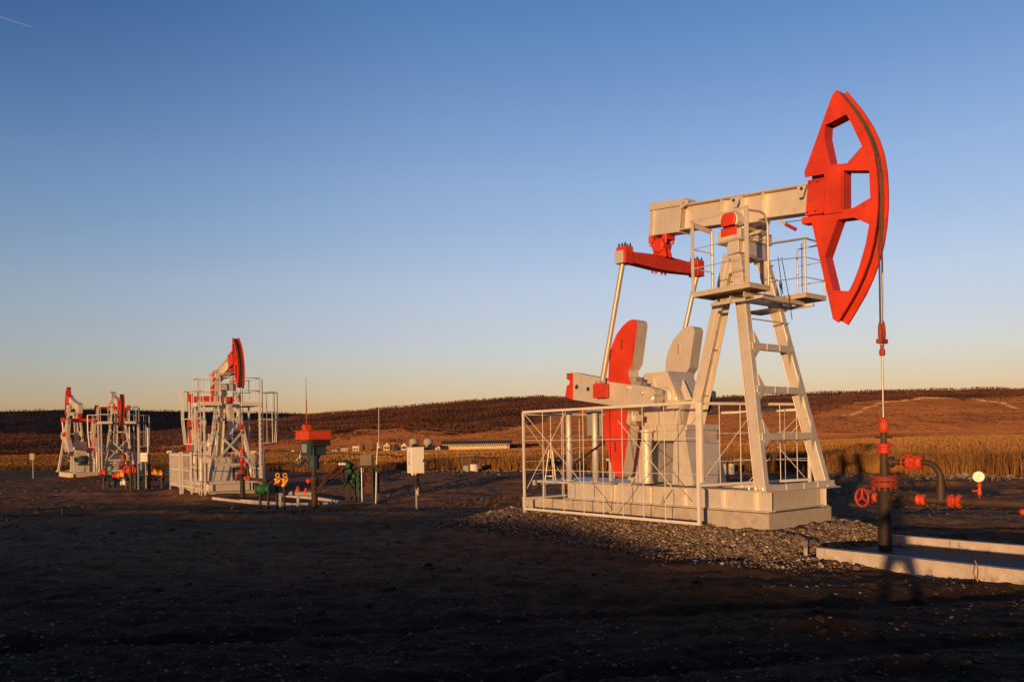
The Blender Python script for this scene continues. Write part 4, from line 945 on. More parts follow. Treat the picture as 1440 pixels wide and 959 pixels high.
MP['group'] = 'oil pumps standing in the yard'
plinth('concrete plinth under the middle oil pump with the raised horsehead', 'concrete plinths of the far pumps', (P2[0], P2[1], -.24), YAWB, .2)
plinth('concrete plinth under the oil pump with the lowered horsehead', 'concrete plinths of the far pumps', (P3[0], P3[1], -.36), YAWB, .2)
plinth('concrete plinth under the farthest oil pump on the left', 'concrete plinths of the far pumps', (P4[0], P4[1], -.40), YAW + math.pi, .2)
fence_b('white picket guard fence round the middle oil pump', (P2[0], P2[1], -.45), YAWB)
fence_b('white picket guard fence round the pump beside the white cabinet', (P3[0], P3[1], -.6), YAWB)

# ------------------------------------------------------------------ wellheads
def wheel(m, c, axis, Rr, r=.012, sp=3):
    m.ring(c, axis, Rr, r, 22, 6); d, s_, u = frame(axis); c = Vector(c)
    for k in range(sp):
        a_ = math.pi / 2 + 2 * math.pi * k / sp; m.tube(c, c + (s_ * math.cos(a_) + u * math.sin(a_)) * Rr, r * .9, 6)
    m.lathe(c - d * .02, axis, [(0, .03), (.04, .03)], 10)
def wellhead(label):
    root = tag(empty('wellhead', (0, 0, 0)), label, 'wellhead', 'wellheads in front of the pumps')   # local: x along the flow line, z from the pump's plinth top
    z = lambda v: v - GZ                                           # heights measured from the ground
    m = MB(); m.lathe((0, 0, -.1), (0, 0, 1), [(0, .118), (z(.50) + .1, .110), (z(.52) + .1, .09), (z(.56) + .1, .09)], 22); cs = m.build('casing', DARK, root)
    m = MB()
    for za, zb_ in ((.50, .585), (.605, .69)):
        m.lathe((0, 0, z(za)), (0, 0, 1), [(0, .23), (zb_ - za, .23)], 28)
    for k in range(12):
        a_ = k * math.pi / 6; m.lathe((.19 * math.cos(a_), .19 * math.sin(a_), z(.43)), (0, 0, 1), [(0, .02), (.27, .02)], 6)
    m.build('main_flange', DARKF, root, .004)
    m = MB(); m.lathe((0, 0, z(.66)), (0, 0, 1), [(0, .09), (.03, .07), (.42, .062), (.45, .052), (.86, .052), (.9, .045)], 20)
    m.lathe((0, 0, z(1.36)), (0, 0, 1), [(0, .09), (.035, .09)], 12)
    for sx in (-1, 1): m.lathe((sx * .1, 0, z(1.375)), (sx, 0, 0), [(0, .02), (.05, .02)], 6)
    m.build('tubing_head', BROWNP, root)
    m = MB(); m.lathe((0, 0, z(1.09)), (0, 0, 1), [(0, .10), (.02, .115), (.07, .115), (.08, .095), (.11, .095), (.12, .115), (.16, .115), (.18, .08)], 20); m.build('union', RED, root)
    m = MB(); m.lathe((0, 0, z(1.46)), (0, 0, 1), [(0, .065), (.01, .085), (.22, .085), (.225, .07), (.25, .07), (.26, .05), (.27, .03)], 18); m.tube((.07, 0, z(1.49)), (.15, 0, z(1.5)), .015, 6); m.build('stuffing_box', ORANGE, root)
    # upper outlet with valve and swan neck
    zo = z(.94); zl = z(.30)
    m = MB(); m.lathe((.05, 0, zo), (1, 0, 0), [(0, .06), (.05, .06), (.06, .10), (.11, .10), (.12, .05), (.34, .05), (.36, .07), (.42, .07)], 16)
    m.path([(.62, 0, zo)] + [(.70 + .26 * math.sin(t), 0, zo - .26 + .26 * math.cos(t)) for t in np.linspace(0, math.pi / 2, 9)] + [(.96, 0, zl + .05)], .052, 14)
    m.tube((.96, 0, zl), (.96, 0, zl + .30), .066, 14)
    m.build('swan_neck', BROWNP, root)
    m = MB(); m.lathe((.40, 0, zo), (1, 0, 0), [(0, .06), (.02, .12), (.05, .12), (.06, .08), (.13, .09), (.20, .08), (.21, .12), (.24, .12), (.26, .06)], 18)
    for k in range(8): a_ = k * math.pi / 4; m.lathe((.41, .095 * math.cos(a_), zo + .095 * math.sin(a_)), (1, 0, 0), [(0, .014), (.24, .014)], 6)
    v = m.build('valve', ORANGE, root)
    m = MB(); m.tube((.53, -.05, zo), (.53, -.22, zo), .016, 8); wheel(m, (.53, -.22, zo), (0, 1, 0), .13, .011, 4); m.build('handwheel', RED, v)
    # lower branch line along the ground
    m = MB(); m.lathe((.05, 0, zl + .02), (1, 0, 0), [(0, .07), (.1, .06), (.12, .085), (.17, .085), (.18, .05), (.36, .05), (.40, .09), (.50, .09)], 16); m.tube((.48, 0, zl), (3.9, 0, zl), .055, 16, .055); m.tube((1.30, 0, zl), (3.9, 0, zl), .075, 16)
    m.build('flow_line', BROWNP, root)
    m = MB(); m.tube((.34, -.03, zl + .02), (.34, -.24, zl + .03), .016, 8); wheel(m, (.34, -.24, zl + .03), (0.25, 1, 0), .15, .014, 5); m.build('handwheel', DARK, root)
    m = MB(); m.lathe((.56, 0, zl), (1, 0, 0), [(0, .06), (.01, .10), (.045, .10), (.06, .075), (.10, .10), (.135, .10), (.15, .06)], 12); m.build('branch_flange', ORANGE, root)
    m = MB(); m.lathe((1.08, 0, zl), (1, 0, 0), [(0, .06), (.01, .10), (.05, .12), (.07, .12), (.09, .07), (.13, .07), (.16, .12), (.19, .12), (.21, .08)], 8); m.build('hammer_union', ORANGE, root, .006)
    m = MB(); m.lathe((-.13, 0, zl + .0), (-1, 0, 0), [(0, .05), (.01, .085), (.07, .085), (.08, .06)], 14); m.build('plug', ORANGE, root)
    m = MB(); m.lathe((-.11, -.0, zl), (-1, 0, 0), [(0, .04), (.18, .04), (.2, .025), (.26, .025)], 12); m.tube((-.24, -.0, zl), (-.31, -.18, zl), .018, 8); m.build('valve_stem', DARK, root)
    m = MB(); wheel(m, (-.31, -.20, zl), (.35, 1, 0), .155, .019, 3); m.build('handwheel', RED, root)
    # pressure gauge on a short riser
    xg = 1.57
    m = MB(); m.tube((xg, 0, zl + .07), (xg, 0, zl + .15), .012, 8); m.lathe((xg, 0, zl + .12), (0, 0, 1), [(0, .03), (.04, .035), (.12, .025), (.16, .035), (.2, .02)], 8); m.tube((xg - .1, -.01, zl + .18), (xg + .01, -.01, zl + .19), .02, 8); m.build('gauge_cock', ORANGE, root)
    gc = (xg, -.02, zl + .42); ax = (.35, -1, 0)
    m = MB(); m.lathe(Vector(gc) - Vector(ax) * .03, ax, [(0, .07), (.06, .09), (.075, .09)], 26); gg = m.build('gauge_body', GREY, root)
    m = MB(); c = Vector(gc) + Vector(ax).normalized() * .048; m.lathe(c, ax, [(0, .082), (.004, .082)], 26); m.build('gauge_dial', DIAL, gg)
    d, s_, u = frame(ax); m = MB(); c2 = c + d * .008; m.bar(c2 - (s_ * .03 - u * .05), c2 + (s_ * .035 - u * .055), .004, .016, d)
    for k in range(9): a_ = math.radians(-40 + k * 32.5); q = s_ * math.cos(a_) + u * math.sin(a_); m.bar(c2 + q * .062, c2 + q * .076, .003, .007, d)
    m.build('gauge_needle', INK, gg)
    m = MB(); m.lathe((2.15, .15, z(.12)), (0, 0, 1), [(0, .03), (.03, .06), (.07, .06), (.1, .03), (.16, .03)], 10); m.build('drain_cock', ORANGE, root)
    return root
WH = wellhead('black and orange wellhead with a white dial gauge, right of the nearest pump')
WH.location = W(1.64, 0, GZ); WH.rotation_euler = (0, 0, YAW)
for P_, lab, oz, s_ in ((P2, 'dark wellhead with red flange in front of the middle oil pump', -.24, 1.), (P3, 'dark wellhead in front of the pump beside the white cabinet', -.36, 1.)):
    c = copy_tree(WH); x = P_[0] + 1.66 * math.cos(YAWB); y = P_[1] + 1.66 * math.sin(YAWB); c.location = (x, y, oz - .25); c.rotation_euler = (0, 0, YAWB); c['label'] = lab; c.scale = (s_,) * 3

# ------------------------------------------------------------------ concrete kerbs of the well pits
def kerb(p, q, h, w, label, group, d=.12):
    m = MB(); L_ = math.hypot(q[0] - p[0], q[1] - p[1]); m.box(0, L_ - .008, -w / 2, w / 2, -d, h)
    o = m.build('kerb_block', KERB, None, .012); o.location = (p[0], p[1], p[2]); o.rotation_euler = (0, 0, math.atan2(q[1] - p[1], q[0] - p[0])); return tag(o, label, 'kerb', group)
near_l = ['weathered near kerb block beside the gravel heap', 'middle block of the near kerb with two soft shadows', 'near kerb block at the right edge of the yard', 'near kerb block running out of the picture']
for k, (a, b) in enumerate(((1.35, 2.62), (2.62, 3.86), (3.86, 5.1), (5.1, 6.3))):
    kerb(W(a, -1.70 - .06 * k, GZ), W(b, -1.70 - .06 * (k + 1), GZ), .21, .15, near_l[k], 'near kerb blocks by the wellhead')
for k, (a, b) in enumerate(((1.25, 2.4), (2.4, 3.75), (3.75, 5.2))):
    kerb(W(a, .86, GZ), W(b, .86, GZ), .20, .14, ['far kerb block directly behind the black well casing', 'far kerb block behind the swan neck pipe', 'far kerb block under the pressure gauge'][k], 'far kerb blocks by the wellhead')
m = MB(); m.plate([(0, 0), (.50, 0), (.40, .16), (.06, .26)], -.03, .03); o = m.build('kerb_stub', CONC, None, .01); o.location = W(.88, -1.30, GZ); o.rotation_euler = (0, 0, YAW - R(60)); tag(o, 'broken concrete stub in gravel at the left end of the near kerb', 'kerb')
m = MB(); m.box(0, 5.2, -2.42, 0, -.05, .02); o = m.build('pit_floor', nmat('oily_slab', (.032, .026, .022), .6, var=.4, dirt=(.02, .015, .015), dirt_amt=.9), None); o.location = W(1.22, .78, GZ); o.rotation_euler = (0, 0, YAW); tag(o, kind='structure')
def W2(x, y, z): return (P2[0] + x * EX[0] + y * EY[0], P2[1] + x * EX[1] + y * EY[1], z)
zk = -.40
for k, (a, b, lab) in enumerate((((1.0, -1.3), (4.3, -1.2), 'pale kerb left of the green valve below the middle pump'), ((4.3, -1.2), (8.4, -.6), 'long pale kerb in front of the orange roofed drive'), ((1.6, 1.9), (5.2, 1.7), 'far pale kerb behind the yellow valves'), ((5.2, 1.7), (9.4, 1.2), 'far pale kerb behind the orange roofed drive'), ((8.4, -.6), (9.4, 1.2), 'end kerb closing the pit beside the dark pipe manifold'))):
    p = W2(*a, 0); q = W2(*b, 0); p = (*p[:2], gz(*p[:2]) - .02); kerb(p, q, .17, .16, lab, 'kerbs of the middle well pit', .2)

# ------------------------------------------------------------------ orange roofed drive on the second well
def ground_at(px, Y): x = (px - 720) / 1140 * Y; return x, Y, gz(x, Y)
x, y, g0 = ground_at(441, 30.6)
root = tag(empty('screw_drive', (x, y, g0), YAW), 'dark well drive under a bright orange cover with a tall whip aerial', 'well drive')
zt = lambda py: CAMZ - (py - hz(441)) / F * 30.6 - g0
m = MB(); m.lathe((0, 0, -.1), (0, 0, 1), [(0, .12), (zt(676) + .1, .12), (zt(675) + .1, .17), (zt(671) + .1, .17), (zt(670) + .1, .09), (zt(655) + .1, .08)], 18); m.build('casing', BROWNP, root)
m = MB(); m.lathe((0, 0, zt(660)), (0, 0, 1), [(0, .16), (.1, .2), (.35, .2), (.4, .14)], 16); m.lathe((0, 0, zt(650)), (0, 0, 1), [(0, .15), (.25, .25), (.65, .27), (.7, .1)], 18)
m.box(-.40, .40, -.32, .32, zt(640), zt(622)); m.tube((-.45, -.28, zt(655)), (-.45, -.28, zt(620)), .03, 8); m.tube((.42, -.2, zt(655)), (.42, -.2, zt(620)), .03, 8); m.tube((0, -.32, zt(645)), (0, -.62, zt(655)), .06, 10)
m.build('gear_housing', BLUE, root, .01)
m = MB(); m.box(-.30, .10, -.345, -.322, zt(636), zt(624)); m.box(-.2, -.05, -.36, -.346, zt(632), zt(627)); m.build('name_plate', GREY, root)
m = MB(); m.box(-.50, .62, -.50, .42, zt(618), zt(606)); m.box(-.56, .66, -.55, .46, zt(606), zt(605)); cv_ = m.build('belt_cover', ORANGE, root, .02)
m = MB(); m.box(-.13, .13, -.40, -.14, zt(605) + .002, zt(597)); m.build('cover_box', ORANGE, cv_, .01)
m = MB(); m.box(.35, .62, -.35, .4, zt(627), zt(618.5)); m.build('motor', DARK, root, .02)
m = MB(); m.tube((0, -.27, zt(597)), (0, -.27, zt(562)), .022, 8); m.tube((0, -.27, zt(562)), (0, -.27, zt(531)), .014, 8, .008); m.build('whip_aerial', RUSTR, root)
m = MB(); m.path([(-.2, -.36, zt(640)), (-.42, -.5, zt(645)), (-.35, -.45, zt(652)), (-.1, -.3, zt(655))], .02, 6); m.path([(-.3, -.34, zt(630)), (-.15, -.5, zt(641)), (-.25, -.4, zt(650))], .018, 6); m.build('hose', STEEL, root)
for nm, px_, py_, Yv in (('valve', 434.5, 676, 30.6), ('valve', 418, 688, 31.3), ('valve', 429, 690, 31.25)):
    xx, yy, gg = ground_at(px_, Yv); zz = CAMZ - (py_ - hz(px_)) / F * Yv
    m = MB(); m.lathe((0, 0, -.12), (0, 0, 1), [(0, .05), (.03, .10), (.1, .11), (.14, .06), (.2, .05), (.24, .03)], 10); o = m.build('red_valve', RED, None); o.location = (xx, yy, zz)
    if px_ > 434: o.rotation_euler = (0, R(80), 0)
    tag(o, {434.5: 'red valve fitted against the casing of the orange covered drive', 418: 'red valve on the pipe left of the drive, nearer the yellow valves', 429: 'small red valve low beside the foot of the orange covered drive'}[px_], 'valve', 'red valves of the middle well pit')
# grey collecting pipe along the pit
a = ground_at(388, 31.5); b = ground_at(438, 31.2)
m = MB(); m.tube((a[0], a[1], .16), (b[0], b[1], .12), .09, 12)
for q in (.1, .6): c = Vector((a[0], a[1], 0)).lerp(Vector((b[0], b[1], 0)), q); m.box(c.x - .05, c.x + .05, c.y - .05, c.y + .05, -.5, .1)
o = m.build('grey_pipe', GREY, None); tag(o, 'thick grey pipe between the yellow valves and the orange covered drive', 'pipe')
# green chest valve and two yellow levers
x, y, g0 = ground_at(371, 30.5)
root = tag(empty('green_valve', (x, y, g0), YAW * .3), 'bright green check valve on short legs below the middle pump', 'valve')
zt = lambda py: CAMZ - (py - hz(371)) / F * 30.5 - g0
m = MB(); m.lathe((-.32, 0, zt(687)), (1, 0, 0), [(0, .2), (.05, .2), (.06, .17), (.2, .19), (.32, .17), (.34, .22), (.38, .22), (.39, .15), (.55, .15), (.56, .2), (.6, .2)], 18); m.lathe((0, 0, zt(687)), (0, 0, 1), [(0, .12), (.24, .12), (.26, .05)], 14); m.build('valve_body', GREEN, root)
m = MB(); m.box(-.22, -.16, -.04, .04, 0, zt(690)); m.box(.12, .18, -.04, .04, 0, zt(690)); m.each('leg', DARK, root)
for px_, lab in ((388, 'left of the two yellow lever valves beside the green valve'), (398.5, 'right of the two yellow lever valves beside the green valve')):
    x, y, g0 = ground_at(px_, 30.8); zz = lambda py: CAMZ - (py - hz(px_)) / F * 30.8 - g0
    root = tag(empty('lever_valve', (x, y, g0), .2), lab, 'valve', 'yellow lever valves')
    m = MB(); m.tube((0, 0, 0), (0, 0, zz(683)), .05, 10); m.build('stem_pipe', DARK, root)
    m = MB(); m.bar((-.07, 0, zz(684)), (.10, 0, zz(674)), .09, .11); m.lathe((0, 0, zz(683)), (0, 0, 1), [(0, .09), (.04, .11), (.1, .06), (.2, .06), (.24, .1), (.27, .1), (.3, .04)], 12); m.build('valve_body', YELLOW, root)
    m = MB(); m.ring((.04, 0, zz(668)), (0.2, 1, 0), .07, .022, 14, 6); m.ring((.10, 0, zz(673)), (.5, 1, 0), .05, .018, 12, 5); m.build('lever_loop', YELLOW, root)
# dark manifold skid with small brown tank
x, y, g0 = ground_at(503, 31.0)
root = tag(empty('pipe_manifold', (x, y, g0), .05), 'dark metering rack of green valves and pipes beneath a brown tank', 'pipe rack')
zt = lambda py: CAMZ - (py - hz(503)) / F * 31.0 - g0; xp = lambda px: (px - 503) / F * 31.0
m = MB(); m.box(xp(476), xp(533), -.5, .5, .02, .10)
for px_ in (488, 498, 524, 530): m.box(xp(px_) - .03, xp(px_) + .03, -.35, -.29, .1, zt(656)); m.box(xp(px_) - .03, xp(px_) + .03, .29, .35, .1, zt(656))
m.box(xp(487), xp(531), -.36, .36, zt(657), zt(655.5)); m.build('rack_frame', DARK, root)
m = MB(); m.box(xp(507), xp(523.5), -.25, .25, zt(655), zt(639)); m.build('tank', TANKM, root, .02)
m = MB(); m.path([(xp(488), -.4, zt(655)), (xp(478), -.5, zt(664)), (xp(462), -.9, zt(676)), (xp(452), -1.0, zt(684))], .05, 10); m.path([(xp(486), -.3, zt(650)), (xp(474), -.4, zt(658)), (xp(464), -.7, zt(668)), (xp(456), -.8, zt(680))], .05, 10); m.build('feed_pipe', DARKR, root)
m = MB(); m.path([(xp(466), -.9, zt(672)), (xp(458), -1.0, zt(682)), (xp(454), -1.0, zt(690)), (xp(448), -1.0, zt(684))], .045, 8); m.build('hose', DARK, root)
m = MB()
for px_, py_, r in ((491, 654, .11), (493, 662, .10), (499, 669, .09), (496, 676, .08), (504, 672, .07)): m.lathe((xp(px_), -.5, zt(py_)), (.3, 1, .2), [(0, r * .6), (.03, r), (.12, r), (.15, r * .5), (.25, r * .5), (.28, r)], 12)
m.tube((xp(505), -.42, .1), (xp(505), -.42, zt(658)), .03, 8); m.tube((xp(503), -.42, .3), (xp(503), -.42, zt(660)), .02, 8); m.each('green_valve', GREEN, root)
rv = random.Random(4); m = MB()
for k in range(11):
    a_ = xp(rv.uniform(486, 512)); b_ = zt(rv.uniform(656, 690)); c_ = rv.uniform(-.45, .1); m.path([(a_, c_, b_), (a_ + rv.uniform(-.3, .3), c_ - .05, b_), (a_ + rv.uniform(-.3, .3), c_, max(.1, b_ - rv.uniform(.3, .7)))], rv.uniform(.022, .04), 7)
m.build('pipework', DARK, root)
m = MB()
for px_, py_, r in ((489, 656, .09), (487, 648, .10), (501, 662, .10), (506, 680, .09), (494, 684, .08)): m.lathe((xp(px_), -.42, zt(py_)), (.5, 1, -.3), [(0, r * .5), (.03, r), (.1, r), (.14, r * .4), (.2, r * .8)], 10)
m.each('dark_valve', DARKG, root)
m = MB(); m.tube((xp(510), -.42, .1), (xp(510), -.42, zt(657)), .03, 8); m.build('pale_riser', STEEL, root)
m = MB()
for px_ in (479, 483, 486.5): m.lathe((xp(px_), -.35, zt(651.5)), (1, -1, 0), [(0, .03), (.02, .055), (.08, .055), (.1, .03)], 10)
m.each('white_cap', DIAL, root)
m = MB()
for px_ in (472.5, 478.5): m.tube((xp(px_), -.1, zt(655)), (xp(px_), -.1, zt(642.5)), .018, 6)
m.bar((xp(471), -.1, zt(643)), (xp(484), -.1, zt(642)), .03, .03); m.tube((xp(497.5), 0, zt(655)), (xp(497.5), 0, zt(636)), .018, 6); m.build('top_pipework', DARK, root)
m = MB(); m.box(xp(514), xp(522), -.30, -.27, zt(693), zt(664)); m.ring((xp(518), -.34, zt(672)), (0, 1, 0), .13, .03, 16, 6); m.build('round_meter', DARKR, root)
# slim aerial mast beside the rack
x, y, g0 = ground_at(527, 30.4); zt = lambda py: CAMZ - (py - hz(529)) / F * 30.4 - g0
root = tag(empty('aerial_mast', (x, y, g0)), 'slim pale aerial mast leaning slightly beside the dark pipe rack', 'aerial')
m = MB(); m.tube((0, 0, 0), (.05, 0, zt(655)), .028, 8); m.tube((.05, 0, zt(655)), (.11, 0, zt(622)), .026, 8); m.build('mast', WHITE, root)
m = MB(); m.tube((.15, 0, zt(631)), (.17, 0, zt(574)), .016, 6, .010); m.box(.10, .17, -.02, .02, zt(629), zt(628)); m.build('whip', STEEL, root)
m = MB(); m.box(-.01, .09, -.05, .05, zt(664), zt(653)); m.build('junction_box', DARK, root)

# ------------------------------------------------------------------ white control cabinets
def cabinet(px_, Y_, ptop, pbot, w_, d_, label, rz, full=True, mat=None):
    x, y, g0 = ground_at(px_, Y_); zt = lambda py: CAMZ - (py - hz(px_)) / F * Y_ - g0
    root = tag(empty('control_cabinet', (x, y, g0), rz), label, 'cabinet', 'control cabinets on posts')
    zb_, zt_ = zt(pbot), zt(ptop)
    m = MB(); m.box(-w_ / 2, w_ / 2, -d_ / 2, d_ / 2, zb_, zt_); m.box(-w_ / 2 - .012, w_ / 2 + .012, -d_ / 2 - .012, d_ / 2 + .012, zt_, zt_ + .012); bx_ = m.build('cabinet_body', mat or WHITE, root, .006)
    m = MB(); m.tube((w_ * .1, .1, -.1), (w_ * .1, .1, zb_ + .1), .035 if full else .05, 10); m.build('post', GREY, root)
    if not full: return root
    m = MB(); m.box(-w_ / 2 + .015, w_ / 2 - .015, -d_ / 2 - .012, -d_ / 2 - .001, zb_ + .015, zt_ - .015); dr = m.build('door', mat or WHITE, root, .003)
    m = MB(); m.box(w_ / 2 - .06, w_ / 2 - .04, -d_ / 2 - .03, -d_ / 2 - .0125, zb_ + .35, zb_ + .43); m.build('handle', DARK, dr)
    # stickers on the narrow left side: drop mark, lines of print, a flash symbol
    xs_ = -w_ / 2 - .0035
    def side(m, ya, yb, za, zb2): m.box(xs_ - .001, xs_ + .001, ya * 1.9, yb * 1.9, za, zb2)
    m = MB(); side(m, -.035, -.005, zt_ - .22, zt_ - .16); side(m, -.028, -.012, zt_ - .16, zt_ - .145); m.build('blue_mark', INKB, bx_)
    m = MB()
    for k, (ya, yb) in enumerate(((-.06, .03), (-.05, .02), (-.06, .05))): side(m, ya, yb, zt_ - .28 - k * .035, zt_ - .268 - k * .035)
    side(m, -.06, .05, zt_ - .43, zt_ - .42); side(m, -.01, .02, zt_ - .52, zt_ - .45); side(m, -.035, -.01, zt_ - .55, zt_ - .50)
    m.build('printed_label', INK, bx_)
    m = MB(); m.lathe((-.12, -.05, zb_ - .07), (0, 0, 1), [(0, .03), (.03, .045), (.069, .045)], 10); m.lathe((-.02, -.05, zb_ - .05), (0, 0, 1), [(0, .03), (.049, .03)], 10); m.each('cable_gland', DIAL, root)
    m = MB()
    for k, (xa, xb, zl_) in enumerate(((-.02, .06, .78), (.0, .10, .62), (.04, .2, .70), (.10, .24, .85))):
        m.path([(xa - .02, -.06, zb_ - .05), (xa - .03 - .03 * k, -.07, zb_ - .25), (xa, -.06, zb_ - zl_ * .62), (xb - .04, -.03, zb_ - zl_ * .72), (xb, .0, zb_ - zl_ * .5), (xb, .03, zb_ - .1), (w_ / 2 + .03, .05, zb_ + .2 + .1 * k), (w_ / 2 + .01, .05, zb_ + .45)], .013, 6)
    m.build('cable', DARK, root)
    m = MB(); m.tube((.03, .04, .55), (-.02, .04, zb_), .02, 8); m.tube((.08, .06, .5), (.10, .06, zb_), .02, 8); m.build('conduit', STEEL, root)
    return root
cabinet(584, 25.6, 629, 665, .43, .44, 'white control cabinet on a thin post with looping cables, left of the pump', R(25), True, nmat('cabinet_paint', (.80, .77, .72), .5, var=.05))
cabinet(203, 49, 636.5, 649, .42, .3, 'white control cabinet between the two far pump fences', R(10), False)
cabinet(45, 68, 637.5, 646.5, .34, .25, 'small weathered cabinet standing alone at the left edge of the yard', R(20), False, nmat('aged_box', (.45, .33, .2), .7, var=.15))

# ------------------------------------------------------------------ pipe racks beside the third pump
def rack(px_, Y_, label, cols, flip=1):
    x, y, g0 = ground_at(px_, Y_); root = tag(empty('pipe_manifold', (x, y, g0), .0), label, 'pipe rack', 'valve racks by the far pumps')
    m = MB()
    for dx in (-.9, -.3, .45, 1.0): m.box(dx - .05, dx + .05, -.05, .05, 0, .75)
    m.tube((-1.2, 0, .85), (1.3, 0, .85), .09, 12); m.tube((-.9, .2, .55), (1.1, .2, .55), .07, 12); m.build('rack_frame', DARK, root)
    for k, (dx, dz, mt, r) in enumerate(cols):
        m = MB(); m.lathe((dx - r, -.1, dz), (1, 0, 0), [(0, r * .6), (.02, r), (r * .4, r), (r * .5, r * .7), (r * 1.5, r * .7), (r * 1.6, r), (r * 2, r), (r * 2.05, r * .6)], 12); m.lathe((dx, -.1, dz), (0, 0, 1), [(0, r * .4), (r * 1.3, r * .4), (r * 1.35, r * .8), (r * 1.5, r * .8)], 10)
        m.build('valve', mt, root)
    return root
rack(166, 49, 'colourful valve rack with orange and yellow valves before the lowered pump', [(-.85, 1.0, ORANGE, .18), (-.45, .95, TEAL, .14), (-.1, .8, ORANGE, .17), (.25, .85, YELLOW, .2), (.62, 1.05, RED, .22), (.95, 1.1, ORANGE, .25), (-.35, .35, BLUE, .22), (.35, .35, DIAL, .16)])
rack(216, 49, 'dark valve rack with yellow valves beside the white cabinet', [(-.3, .9, YELLOW, .14), (.1, .95, YELLOW, .16), (.45, .9, YELLOW, .14), (.9, 1.05, BLUE, .14)])
def simple_post(name, px_, Y_, ptop, r, mat, label, cat='post', group=None):
    x, y, g0 = ground_at(px_, Y_); h = CAMZ - (ptop - hz(px_)) / F * Y_ - g0
    m = MB(); m.tube((0, 0, -.1), (0, 0, h), r, 10); m.lathe((0, 0, h), (0, 0, 1), [(-.02, r * 1.4), (.03, r * 1.4)], 10)
    o = m.build(name, mat, None); o.location = (x, y, g0); return tag(o, label, cat, group)
simple_post('marker_post', 194, 48, 652, .06, TEAL, 'pale turquoise post in front of the far valve racks')
simple_post('vent_pipe', 183, 48.5, 631, .07, BROWNP, 'brown vent pipe rising beside the colourful valve rack', 'pipe')
simple_post('pole', 208, 51, 602, .045, WHITE, 'tall thin pale pole right of the lowered pump', 'pole')
simple_post('marker_post', 209, 48.7, 640, .08, DARK, 'black post standing against the white cabinet')

# ------------------------------------------------------------------ things out in the yard by the field
def shelter():
    Y_ = 53.; x, y, g0 = ground_at(660, Y_); root = tag(empty('sample_table', (x, y, g0)), 'dark raised frame on posts over two pale tanks before the grass', 'frame')
    xp = lambda px_: (px_ - 660) / F * Y_; zt = lambda py: CAMZ - (py - hz(660)) / F * Y_ - g0
    for px_ in (646.5, 657.5, 668, 680.5):
        m = MB(); m.box(xp(px_) - .04, xp(px_) + .04, -.04, .04, 0 if px_ in (646.5, 657.5, 668) else zt(649), zt(643.5)); m.build('post', DARK, root)
    m = MB(); m.box(xp(645), xp(682), -.4, .4, zt(643.4), zt(642.2)); m.box(xp(667), xp(674), -.3, .3, zt(642.1), zt(641)); m.build('top', DARK, root)
    m = MB(); m.box(xp(652), xp(659.5), -.9, -.45, 0, zt(653.5)); m.build('tank', GREY, root, .03)
    m = MB(); m.lathe((xp(667), -.75, 0), (0, 0, 1), [(0, .28), (zt(652) - .03, .28), (zt(652), .24)], 20); m.build('tank', WALLW, root)
shelter()
for k, (px_, w_, lab) in enumerate(((1014.5, 12.5, 'wider of the two pale drums seen through the tower legs'), (1028, 8, 'narrower of the two pale drums seen through the tower legs'))):
    x, y, g0 = ground_at(px_, 43.); r = w_ / 2 / F * 43; h = CAMZ - (652 - hz(px_)) / F * 43 - g0
    m = MB(); m.lathe((0, 0, -.05), (0, 0, 1), [(0, r * .92), (.05, r), (h * .5, r * 1.0), (h * .52, r * 1.04), (h * .56, r), (h, r), (h + .05, r * .85)], 20); o = m.build('drum', WALLW, None); o.location = (x, y, g0); tag(o, lab, 'drum', 'pale drums behind the near pump')
# a small stand inside the near fence and loose white bit by the grass
m = MB()
for a_ in (0, 2.1, 4.2): m.tube((.16 * math.cos(a_), .16 * math.sin(a_), 0), (.05 * math.cos(a_), .05 * math.sin(a_), .75), .02, 6)
m.tube((0, 0, .55), (0, 0, 1.6), .018, 6, .008); m.lathe((0, 0, .1), (0, 0, 1), [(0, .12), (.02, .12)], 12)
o = m.build('rod_stand', CREAM, None); o.location = W(-6.3, -.85, .415); o.rotation_euler = (0, 0, YAW); tag(o, 'small cream tripod stand with an upright rod on the rear step', 'stand')
m = MB(); m.path([(0, 0, 0), (.02, 0, .18), (-.03, .01, .3)], .006, 5); m.path([(0, 0, .0), (-.05, 0, .12), (-.02, 0, .22)], .005, 5); o = m.build('dry_stalk', nmat('straw', (.45, .28, .13), .8), None); o.location = W(3.95, -2.02, GZ); tag(o, 'single dry stalk standing against the near kerb', 'plant')

